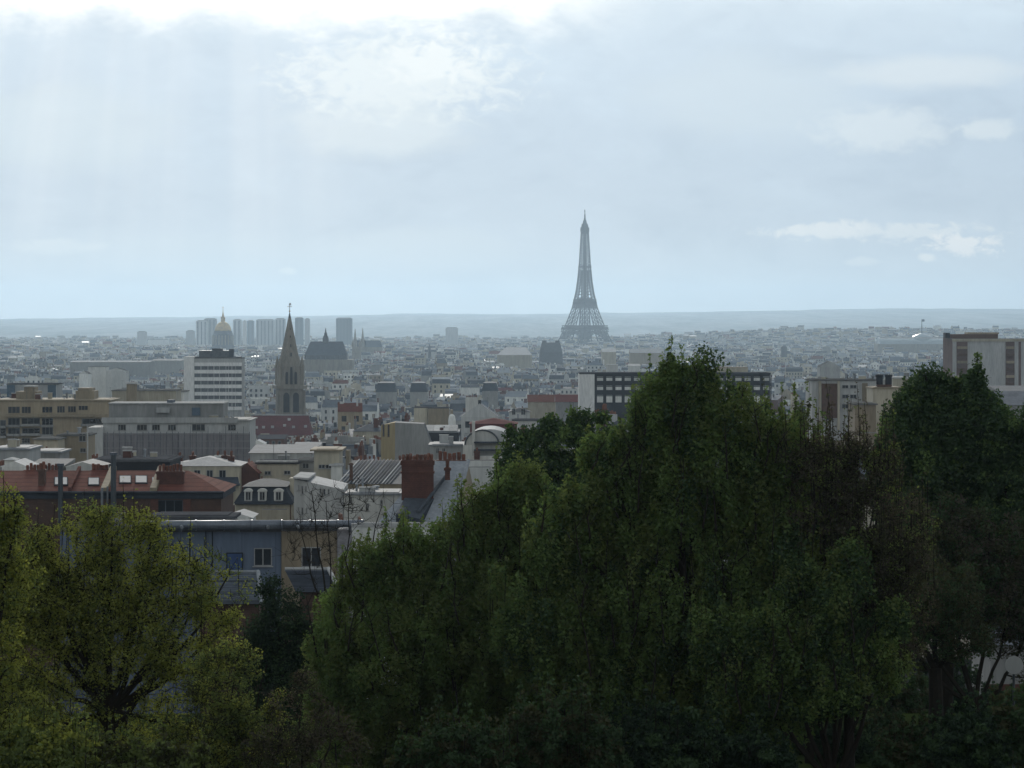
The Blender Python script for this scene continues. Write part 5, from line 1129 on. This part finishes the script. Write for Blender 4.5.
# the buildings one can tell apart, each a thing with wall, roof and chimneys
lab = {}
for i, pc, pt in meta:
    vis, x, y, g, p, _, _ = kept[i]
    an = min(ANCH, key=lambda q: (q[0] - pc) ** 2 + ((q[1] - pt) * 2) ** 2)
    dx_, dy_ = pc - an[0], pt - an[1]
    rel = ('left of' if dx_ < 0 else 'right of') if abs(dx_) > abs(dy_) * 1.6 else ('above' if dy_ < 0 else 'below')
    size = 'wide' if p['w'] > 20 else 'narrow' if p['w'] < 11 else ''
    
    rf = {'gable': 'gable roof', 'hip': 'hipped roof', 'mansard': 'mansard roof', 'shed': 'sloping roof', 'flat': 'flat roof'}[p['roof']]
    key = f"{size + ' ' if size else ''}{p['wname']} house, {ROOFW[p['roofm']]} {rf.split()[0]} roof, {rel} {an[2]}"
    key = key.replace('light grey', 'grey')
    lab.setdefault(key, []).append((pt, i))
ORD = ['nearest', 'second nearest', 'third nearest', 'fourth nearest', 'fifth nearest', 'sixth nearest']
names = {}
for k, v in lab.items():
    v.sort(reverse=True)
    for n_, (pt, i) in enumerate(v): names[i] = k if len(v) == 1 else (ORD[min(n_, 5)] + ' ' + k.replace(' house, ', ' house, '))
for i, pc, pt in meta:
    vis, x, y, g, p, _, _ = kept[i]
    t = thing('city_house', names[i], 'house', (x, y, g), 'houses in the sea of roofs')
    wmb, rmb = MB((x, y, g)), MB((x, y, g)); cl = []
    def nc():
        cl.append(MB((x, y, g))); return cl[-1]
    house_geo(p, wmb, rmb, nc, x, y, g, y < 1000)
    wmb.build('wall', t); rmb.build('roof', t)
    for c_ in cl: c_.build('chimney', t)
print('city', len(kept), 'individual', len(ind), 'min area', min(kept[i][0] for i in ind))
# wooded squares between the far roofs
# ================================================================ trees of the park slope
LM = dict(
    yellow=leafmat('spring_yellow_leaves', (.35, .365, .066), (.20, .23, .042), .5),
    olive=leafmat('olive_green_leaves', (.20, .25, .060), (.085, .115, .032), .5),
    green=leafmat('fresh_green_leaves', (.195, .285, .070), (.07, .12, .034), .5),
    dark=leafmat('dark_green_leaves', (.062, .110, .036), (.030, .058, .021), .4),
    brown=leafmat('reddish_brown_buds', (.100, .080, .054), (.072, .064, .038), .4),
    mix=leafmat('brownish_green_leaves', (.066, .070, .024), (.048, .048, .019), .4),
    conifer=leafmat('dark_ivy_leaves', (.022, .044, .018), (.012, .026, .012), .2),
)
def leaves(name, parent, centres, radii, n_each, size, mats, weights, aspect=.62, flat=.75, origin=(0, 0, 0), droop=0., seed=0, stretch=None):
    g = np.random.default_rng(seed); C = np.asarray(centres); K = len(C)
    cnt = np.maximum(1, (n_each * (np.asarray(radii) / np.mean(radii)) ** 2).astype(int)); idx = np.repeat(np.arange(K), cnt); n = len(idx)
    dirs = g.normal(size=(n, 3)); dirs /= np.linalg.norm(dirs, axis=1)[:, None]
    rr = g.random(n) ** .5 * np.asarray(radii)[idx]
    pos = C[idx] + dirs * rr[:, None] * np.array(stretch or [1, 1, flat])
    nrm = g.normal(size=(n, 3)) + np.array([0, -.25, .8]) + dirs * .5; nrm /= np.linalg.norm(nrm, axis=1)[:, None]
    t = g.normal(size=(n, 3)); t -= (t * nrm).sum(1)[:, None] * nrm; t /= np.linalg.norm(t, axis=1)[:, None]
    b = np.cross(nrm, t); s = size * g.uniform(.6, 1.35, n)
    v = np.empty((n, 5, 3)); L_ = s[:, None]; W_ = L_ * aspect * .5
    v[:, 0] = pos - t * L_ * .5; v[:, 1] = pos + b * W_ - t * L_ * .05 + nrm * L_ * .08; v[:, 2] = pos + t * L_ * .5 - nrm * L_ * .06; v[:, 3] = pos - b * W_ - t * L_ * .05 + nrm * L_ * .08
    v[:, 4] = pos - nrm * L_ * .02
    v = v.reshape(-1, 3) - np.asarray(origin)
    me = bpy.data.meshes.new(name); nf = 2 * n
    base = np.arange(n)[:, None] * 5
    f = np.concatenate([base + np.array([[0, 1, 2]]), base + np.array([[0, 2, 3]])], 1).reshape(-1)
    v = v.reshape(n, 5, 3)[:, :4].reshape(-1, 3); base = np.arange(n)[:, None] * 4
    f = np.concatenate([base + np.array([[0, 1, 2]]), base + np.array([[0, 2, 3]])], 1).reshape(-1)
    me.vertices.add(len(v)); me.vertices.foreach_set('co', v.ravel()); me.loops.add(nf * 3); me.loops.foreach_set('vertex_index', f.astype(np.int32))
    me.polygons.add(nf); me.polygons.foreach_set('loop_start', np.arange(0, nf * 3, 3, dtype=np.int32)); me.polygons.foreach_set('loop_total', np.full(nf, 3, dtype=np.int32))
    cm = g.choice(len(mats), size=K, p=np.array(weights) / sum(weights)); lm = cm[idx].copy(); fl = g.random(n) < .15; lm[fl] = g.choice(len(mats), size=fl.sum())
    for m_ in mats: me.materials.append(LM[m_])
    me.polygons.foreach_set('material_index', np.repeat(lm, 2).astype(np.int32)); me.update(); me.validate()
    o = bpy.data.objects.new(name, me); col.objects.link(o); o.parent = parent; return o
def tree(name, label, px, d, lobes, nclump, n_each, leaf, mats, weights=None, cr=(.35, .7), trunk=.18, fork=.35, shoots=0, shoot_len=(1, 2), twigs=3, limbs=True, seed=1, depth=.8, gap=0., cat='tree', base_dx=0, bottom=None, shell=.55, group=None, twig_r=.012, up=None, poles=0):
    """lobes: (column, row, half width, half height) of the crown's masses as seen, all at about distance d"""
    rs = np.random.default_rng(seed); rd = random.Random(seed); k = d / F
    bx = X(px, d) + base_dx; gz = terr(bx, d) - .15
    t = thing(name, label, cat, (bx, d, gz), group)
    L3 = []
    for i, (a, b, rx, ry) in enumerate(lobes):
        off = rd.uniform(-.35, .35) * rx * k * depth
        L3.append((np.array([X(a, d), d + off, Z(b, d)]), np.array([rx * k, rx * k * depth, ry * k])))
    vol = np.array([r[0] * r[2] for _, r in L3]); pr = vol / vol.sum()
    cen, rad = [], []
    while len(cen) < nclump:
        c, r = L3[rs.choice(len(L3), p=pr)]
        v = rs.normal(size=3); v /= np.linalg.norm(v); u = (shell + (1 - shell) * rs.random()) if rs.random() < .75 else rs.random() ** .4
        q = c + v * r * u
        if gap and mn.noise(Vector(q * .9) + Vector((seed * 7.1, 0, 0))) < gap - .55: continue
        if q[2] < gz + .3: continue
        cen.append(q); rad.append(rs.uniform(*cr))
    # woody skeleton
    wood = MB((bx, d, gz)); B = M['bark']
    topz = max(c[2] + r[2] for c, r in L3); cx_ = np.mean([c[0] for c, _ in L3])
    fz = gz + (topz - gz) * fork; fx = bx + (cx_ - bx) * .4
    main = [Vector((bx, d, gz)), Vector((bx + (fx - bx) * .5 + rd.uniform(-.1, .1), d + rd.uniform(-.1, .1), gz + (fz - gz) * .55)), Vector((fx, d, fz))]
    wood.tube(main, [trunk * 1.25, trunk * 1.02, trunk * .9], B, 9)
    nodes = [np.array(main[1]), np.array(main[2])]; nr = [trunk, trunk * .85]
    for (c, r) in L3:
        e = c + np.array([rd.uniform(-.25, .25) * r[0], rd.uniform(-.3, .3) * r[1], r[2] * rd.uniform(.35, .75)])
        s = np.array(main[2]) if rd.random() < .75 else np.array(main[1]) * .4 + np.array(main[2]) * .6
        mid = s * .55 + c * .45 + np.array([(c[0] - s[0]) * .18, rd.uniform(-.3, .3), -abs(c[2] - s[2]) * .08 + rd.uniform(-.1, .3)])
        pts = []
        for i in range(9):
            u = i / 8; q = (1 - u) ** 2 * s + 2 * u * (1 - u) * mid + u * u * e + np.array([rd.uniform(-1, 1), rd.uniform(-1, 1), rd.uniform(-1, 1)]) * .07 * (0 < i)
            pts.append(Vector(q))
        r0 = trunk * rd.uniform(.42, .62); rr = [r0 * (1 - .82 * i / 8) + .008 for i in range(9)]
        wood.tube(pts, rr, B, 7)
        for q, w_ in zip(pts[1:], rr[1:]): nodes.append(np.array(q)); nr.append(w_)
    idx = sorted(range(len(cen)), key=lambda i: np.linalg.norm(cen[i] - np.array(main[2])))
    A = np.array(nodes); RR = list(nr)
    for j, i in enumerate(idx):
        c = cen[i]; dv = A - c; w_ = np.linalg.norm(dv, axis=1) + np.clip(dv[:, 2], 0, None) * 1.2
        m_ = int(np.argmin(w_)); s = A[m_]; r0 = min(RR[m_] * .62, .05)
        r0 = max(r0, twig_r); mid = s * .5 + c * .5 + np.array([rd.uniform(-.1, .1), rd.uniform(-.1, .1), -.06 * np.linalg.norm(c - s)])
        tip = c + (c - s) / (np.linalg.norm(c - s) + 1e-3) * rad[i] * .5
        wood.tube([s, mid, c, tip], [r0, r0 * .8, r0 * .55, r0 * .25], B, 4)
        A = np.vstack([A, mid, c]); RR += [r0 * .8, r0 * .55]
        for q in range(twigs):
            v = rs.normal(size=3) + np.array([0, 0, .7]); v /= np.linalg.norm(v)
            wood.tube([c, c + v * rad[i] * rd.uniform(.6, 1.3)], [twig_r * .8, twig_r * .35], B, 3)
    # upright shoots breaking the outline
    for q in range(shoots):
        c, r = L3[rs.choice(len(L3), p=pr)]; a = rd.uniform(-.95, .95)
        s = c + np.array([a * r[0], rd.uniform(-.5, .5) * r[1], r[2] * math.sqrt(max(0, 1 - a * a)) * .8]); ln = rd.uniform(*shoot_len)
        e = s + np.array([rd.uniform(-.12, .12) * ln, rd.uniform(-.1, .1), ln]); wood.tube([s - np.array([0, 0, .6]), (s + e) / 2, e], [twig_r * 1.3, twig_r, twig_r * .5], B, 3)
        for u in np.arange(.05, 1.02, .16): cen.append(s + (e - s) * u + rs.normal(size=3) * .05); rad.append(cr[0] * (.75 - .35 * u))
    for q in range(poles):                              # upright boughs showing through the outer leaves
        c, r = L3[rs.choice(len(L3), p=pr)]; a = rd.uniform(-.85, .85); ln = rd.uniform(1.2, 3.2)
        s = c + np.array([a * r[0], -r[1] * math.sqrt(max(.05, 1 - a * a)) * rd.uniform(.75, .98), r[2] * rd.uniform(-.8, .3)])
        e = s + np.array([rd.uniform(-.18, .18) * ln, rd.uniform(-.05, .2), ln]); e[2] = min(e[2], max(s[2] + .3, c[2] + r[2] * .75)); m1 = s * .5 + e * .5 + rs.normal(size=3) * .08
        wood.tube([s, m1, e], [.035, .024, .008], B, 5)
        for k2 in range(3):
            u = rd.uniform(.3, .9); f = s + (e - s) * u; wood.tube([f, f + np.array([rd.choice([-1, 1]) * rd.uniform(.2, .5), rd.uniform(-.1, .1), rd.uniform(.3, .7)])], [.014, .005], B, 4)
    wood.build('trunk', t)
    if n_each: leaves('crown', t, cen, rad, n_each, leaf, mats, weights or [1] * len(mats), origin=(bx, d, gz), seed=seed, stretch=up)
    return t
TG = 'trees on the park slope'
tree('maple_tree', 'yellow-green spring tree with dark forked limbs, large at the lower left', 108, 95,
     [(35, 565, 38, 45), (20, 600, 40, 50), (110, 555, 62, 52), (60, 575, 55, 55), (160, 575, 52, 50), (25, 610, 50, 60), (200, 610, 42, 42), (90, 650, 75, 70), (160, 660, 75, 65), (30, 690, 55, 60), (215, 660, 36, 45), (60, 745, 90, 50), (170, 745, 85, 45), (95, 520, 36, 24), (150, 530, 36, 24), (45, 545, 30, 28), (222, 600, 28, 36), (200, 570, 26, 26), (70, 610, 60, 50), (130, 610, 60, 50)],
     3000, 30, .082, ['yellow', 'olive'], [6, 1], cr=(.14, .42), trunk=.17, fork=.34, seed=3, gap=.07, twigs=4, shoots=60, shoot_len=(.4, .9), shell=.05, group=TG)
tree('maple_tree', 'yellow-green tree cut by the left edge of the picture', -25, 86, [(-15, 525, 36, 42), (0, 580, 38, 60), (-40, 640, 60, 80), (12, 512, 20, 24), (0, 740, 60, 60)], 900, 36, .088, ['yellow', 'olive'], [4, 1.2], cr=(.15, .4), trunk=.13, seed=5, gap=.16, group=TG, shell=.2, shoots=14, shoot_len=(.4, .8))
tree('conifer_tree', 'dark green bushy cone shaped tree in front of the ochre wing', 282, 118, [(280, 600, 20, 25), (282, 640, 33, 40), (278, 690, 40, 50), (300, 650, 22, 30), (262, 655, 22, 35), (285, 740, 45, 50)], 420, 95, .11, ['conifer', 'dark'], [3, 1], cr=(.3, .55), trunk=.14, seed=7, shell=.5, group=TG, fork=.25)
tree('shrub_tree', 'thin olive shrub with reddish twigs between the yellow tree and the dark cone', 225, 88, [(225, 690, 45, 50), (250, 740, 45, 45), (200, 750, 50, 40), (262, 690, 22, 35)], 420, 60, .08, ['olive', 'yellow', 'mix'], [3, 1.5, 1], cr=(.2, .38), trunk=.06, seed=8, gap=.4, twigs=5, group=TG, fork=.2)
tree('shrub_tree', 'sparse russet shrub at the foot of the dark cone shaped tree', 300, 86, [(300, 720, 40, 50), (280, 755, 40, 35), (330, 750, 40, 40)], 180, 36, .075, ['brown', 'mix'], [2, 2], cr=(.2, .36), trunk=.06, seed=9, gap=.4, twigs=5, group=TG, fork=.2)
tree('lime_tree', 'wide olive-green tree rounded on its left side, below the brick chimney', 440, 108,
     [(445, 575, 70, 55), (380, 590, 45, 55), (345, 640, 38, 60), (400, 660, 80, 75), (480, 640, 80, 90), (485, 525, 35, 45), (505, 505, 30, 40), (370, 740, 70, 60), (470, 740, 90, 60), (330, 700, 30, 50), (400, 552, 30, 25), (540, 570, 60, 80), (560, 560, 45, 55), (525, 500, 26, 35)],
     2600, 70, .112, ['olive', 'green'], [3, 3], cr=(.2, .52), poles=50, trunk=.2, seed=12, shoots=120, shoot_len=(.4, 1.0), gap=.18, group=TG, up=[.8, .8, 1.25], shell=.4)
tree('chestnut_tree', 'dark rounded tree between the olive tree and the tall bright green one', 565, 138,
     [(565, 465, 55, 45), (530, 450, 28, 28), (595, 435, 26, 24), (577, 428, 14, 18), (540, 490, 50, 45), (610, 480, 45, 50), (515, 475, 20, 22), (560, 540, 80, 70), (600, 620, 80, 80), (553, 425, 9, 11)],
     1300, 75, .165, ['dark', 'green'], [4, 1], cr=(.26, .55), trunk=.22, seed=14, shell=.6, group=TG, shoots=14, shoot_len=(.3, .7))
tree('maple_tree', 'tallest bright green tree covering the middle of the dark slab block', 695, 103,
     [(610, 480, 40, 45), (775, 455, 30, 38), (565, 540, 45, 55), (540, 620, 55, 60), (820, 560, 45, 60), (600, 640, 70, 70), (830, 500, 28, 40), (690, 420, 48, 48), (725, 440, 48, 50), (655, 440, 38, 48), (700, 385, 26, 26), (675, 392, 22, 22), (640, 475, 35, 50), (760, 480, 40, 50), (690, 500, 90, 80), (620, 540, 50, 80), (770, 560, 60, 80), (690, 600, 110, 90), (650, 690, 90, 80), (740, 690, 90, 80), (668, 375, 9, 14), (648, 400, 12, 18), (741, 400, 14, 18)],
     3300, 82, .118, ['green', 'olive', 'dark'], [3, 2, .8], cr=(.2, .55), trunk=.24, seed=16, shoots=170, shoot_len=(.4, .95), shell=.32, gap=.2, group=TG, up=[.75, .75, 1.5], poles=70)
tree('poplar_tree', 'narrow green tree with upright leafy shoots right of the slab block', 810, 112,
     [(800, 490, 40, 55), (822, 530, 35, 50), (780, 540, 40, 60), (812, 600, 55, 75), (775, 660, 55, 70), (830, 650, 45, 60), (765, 455, 20, 30), (798, 440, 12, 30)],
     1300, 62, .12, ['green', 'olive', 'mix'], [3, 2, 1], cr=(.22, .42), trunk=.15, seed=18, shoots=90, shoot_len=(.6, 1.9), shell=.3, gap=.25, group=TG, up=[.7, .7, 1.7], poles=24)
tree('bare_tree', 'reddish-brown budding tree with many bare upright twigs', 850, 102,
     [(850, 455, 32, 30), (810, 470, 28, 36), (850, 540, 45, 50), (835, 600, 45, 55), (900, 550, 45, 50),  (882, 470, 20, 34), (840, 490, 40, 60), (870, 520, 40, 60), (815, 520, 28, 50), (850, 580, 60, 70), (890, 600, 50, 70), (860, 650, 60, 60)],
     1200, 27, .085, ['brown', 'mix', 'olive'], [3, 2, .6], cr=(.22, .45), trunk=.16, seed=20, shoots=150, shoot_len=(.5, 1.7), twigs=5, shell=.3, gap=.3, group=TG, twig_r=.014)
tree('chestnut_tree', 'dense dark green tree in front of the tall loggia tower', 945, 130,
     [(940, 420, 40, 45), (965, 440, 40, 50), (988, 415, 18, 28), (1000, 450, 22, 36), (905, 440, 26, 45), (975, 400, 16, 24), (930, 395, 22, 26), (945, 500, 65, 70), (1000, 500, 35, 60), (890, 480, 25, 45), (950, 570, 80, 60), (973, 380, 8, 12), (908, 408, 14, 20)],
     1500, 75, .165, ['dark', 'green'], [5, 1], cr=(.26, .55), trunk=.24, seed=22, shell=.4, gap=.22, group=TG, shoots=60, shoot_len=(.3, 1.0), up=[.9, .9, 1.2])
tree('chestnut_tree', 'dark green tree cut by the right edge of the picture', 1035, 128, [(1018, 432, 26, 24), (1000, 438, 18, 26), (1045, 430, 30, 30), (1030, 470, 38, 42), (1005, 490, 25, 40), (1050, 500, 40, 60), (1030, 560, 50, 60), (1025, 440, 18, 20)], 640, 75, .16, ['dark', 'green'], [4, 1.4], cr=(.26, .55), trunk=.2, seed=24, group=TG)
tree('maple_tree', 'brown leaved tree with dark forked trunk at the lower right', 985, 124,
     [(940, 540, 60, 50), (990, 560, 55, 55), (900, 580, 50, 60), (960, 610, 75, 50), (1015, 600, 40, 50), (890, 640, 50, 40), (1030, 640, 30, 40)],
     1000, 55, .12, ['mix', 'brown', 'dark'], [3, 2, 2], cr=(.25, .48), trunk=.2, seed=26, fork=.12, shell=.4, group=TG, twigs=4)
tree('maple_tree', 'green tree with slanting bare lower trunks at the bottom right', 845, 100,
     [(785, 645, 60, 50), (835, 612, 42, 34), (875, 655, 36, 40), (815, 682, 62, 36), (755, 680, 55, 45), (893, 618, 18, 20), (848, 572, 22, 26), (725, 640, 40, 40), (800, 585, 24, 30)],
     1500, 55, .115, ['green', 'dark', 'olive'], [2, 2.5, 1], cr=(.18, .48), trunk=.15, seed=28, fork=.08, shell=.2, gap=.24, group=TG, shoots=60, shoot_len=(.3, .8), up=[.9, .9, 1.2], poles=16)
tree('maple_tree', 'dark multi-stemmed tree with a dim crown behind the slanting trunks', 935, 116, [(935, 600, 55, 40), (905, 610, 45, 40), (965, 640, 30, 25)], 320, 60, .11, ['mix', 'dark'], [1, 1], cr=(.3, .5), trunk=.26, seed=30, fork=.45, group=TG)
tree('bare_tree', 'leafless twiggy tree in front of the ochre wing', 335, 150, [(325, 520, 30, 35), (355, 500, 28, 30), (300, 545, 25, 35), (380, 520, 22, 30), (340, 560, 45, 40), (310, 500, 18, 20)], 120, 0, .08, ['brown'], cr=(.35, .7), trunk=.10, seed=33, twigs=5, shell=.3, fork=.4, group=TG, twig_r=.013)
# undergrowth and bushes at the foot of the slope
for i, (px, d, py, rx, ry, ms, lb) in enumerate([
    (560, 92, 745, 60, 50, ['dark', 'olive'], 'dark bush at the bottom centre under the bright green tree'), (660, 94, 750, 60, 45, ['dark', 'green'], 'dark green bush at the bottom under the tall bright tree'),
    (450, 90, 760, 60, 35, ['olive', 'dark'], 'olive bush at the bottom under the wide olive tree'), (740, 96, 765, 55, 30, ['dark', 'mix'], 'low dark bush left of the slanting trunks'),
    (915, 97, 752, 40, 24, ['green', 'dark'], 'low clipped green bush at the foot of the forked trunk'), (965, 95, 745, 40, 30, ['green', 'olive'], 'green bush second from the lower right corner'), (1015, 96, 732, 38, 40, ['green', 'dark'], 'green bush filling the lower right corner'),
    (520, 110, 690, 60, 60, ['dark', 'olive'], 'tall shaded shrub between the wide olive tree and the tall bright tree'), (600, 116, 680, 60, 70, ['dark', 'green'], 'tall shaded shrub under the dark rounded tree'), (700, 122, 690, 80, 60, ['dark', 'green'], 'tall dark shrub behind the trunk of the tall bright tree'),
    (790, 116, 752, 40, 30, ['dark', 'mix'], 'dark bush at the foot of the narrow green tree'), (845, 113, 757, 40, 26, ['mix', 'dark'], 'dark bush at the foot of the slanting trunks'), (885, 118, 745, 30, 28, ['dark', 'mix'], 'dark bush between the slanting trunks and the clipped one'), (830, 138, 715, 45, 40, ['dark', 'mix'], 'dark thicket behind the slanting trunks'), (895, 142, 700, 40, 42, ['mix', 'brown'], 'brownish thicket left of the forked trunk'), (950, 146, 700, 38, 40, ['dark', 'mix'], 'dark thicket directly behind the forked trunk'), (770, 134, 725, 45, 45, ['dark', 'mix'], 'dark thicket under the narrow green tree'), (1000, 150, 708, 30, 20, ['mix', 'brown'], 'low brownish thicket below the pale house'),
    (30, 80, 760, 60, 30, ['olive', 'yellow'], 'yellowish bush in the lower left corner'), (150, 82, 768, 60, 25, ['olive', 'mix'], 'olive bush under the yellow-green tree')]):
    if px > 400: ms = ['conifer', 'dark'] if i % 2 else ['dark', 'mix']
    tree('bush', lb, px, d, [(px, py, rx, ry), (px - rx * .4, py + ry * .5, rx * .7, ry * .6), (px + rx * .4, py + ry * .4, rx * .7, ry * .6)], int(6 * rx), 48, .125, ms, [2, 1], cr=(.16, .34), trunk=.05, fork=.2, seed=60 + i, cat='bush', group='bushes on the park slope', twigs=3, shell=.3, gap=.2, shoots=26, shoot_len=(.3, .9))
# ---------------------------------------------------------------- bottom right: garden wall, pale house, round sign; lamp on the left
b = block('garden_house', 'small pale rendered house behind the trunks at the lower right edge', 'house', 990, 1075, 645, 176, 7, 'grey', 'gable_x', 'zinc', 22, ybot=690)
part(b, 'plinth', lambda a: a.box(X(985, 176), X(1075, 176), 175.8, 175.99, b.location.z, Z(684, 176), M['brick']))
t = thing('round_sign', 'round pale sign disc on a dark post at the lower right edge', 'sign', (X(1014, 110), 110, terr(X(1014, 110), 110)))
part(t, 'post', lambda a: a.tube([(X(1014, 110), 110.05, t.location.z), (X(1014, 110), 110.05, Z(656, 110))], .045, M['dkmetal'], 8))
part(t, 'disc', lambda a: a.tube([(X(1014, 110), 109.94, Z(665, 110)), (X(1014, 110), 109.98, Z(665, 110))], .31, M['pale'], 24))
t = thing('street_lamp', 'slim dark lamp post with a white cap rising from the yellow tree', 'lamp post', (X(87, 150), 150, terr(X(87, 150), 150)))
part(t, 'post', lambda a: a.tube([(X(87, 150), 150, t.location.z), (X(87, 150), 150, Z(524, 150))], .05, M['dkmetal'], 8))
part(t, 'lamp_head', lambda a: a.lathe(X(87, 150), 150, [(.05, Z(525, 150)), (.13, Z(524, 150)), (.12, Z(522.5, 150)), (.04, Z(521.6, 150))], 10, M['whitecap']))
t = thing('warning_sign', 'small white sign panel on a pole among the yellow leaves', 'sign', (X(120, 170), 170, terr(X(120, 170), 170)))
part(t, 'post', lambda a: a.tube([(X(124, 170), 170.05, t.location.z), (X(124, 170), 170.05, Z(511, 170))], .04, M['dkmetal'], 6))
part(t, 'panel', lambda a: (a.box(X(115.5, 170), X(125.5, 170), 169.9, 169.95, Z(520, 170), Z(512, 170), M['frame'])))
# ---------------------------------------------------------------- haze over the whole basin
hz = MB(); hz.box(-6500, 6500, -380, 26200, -1.2, 345, M['glass'])
m = bpy.data.materials.new('pale_haze'); m.use_nodes = True; n = m.node_tree.nodes; n.remove(n['Principled BSDF'])
pv = n.new('ShaderNodeVolumePrincipled'); pv.inputs['Color'].default_value = (.60, .79, .96, 1); pv.inputs['Density'].default_value = HAZE_DENSITY; pv.inputs['Anisotropy'].default_value = .68
m.node_tree.links.new(pv.outputs[0], n['Material Output'].inputs['Volume'])
hz.mats = [m]; ho = hz.build('haze'); ho['kind'] = 'stuff'
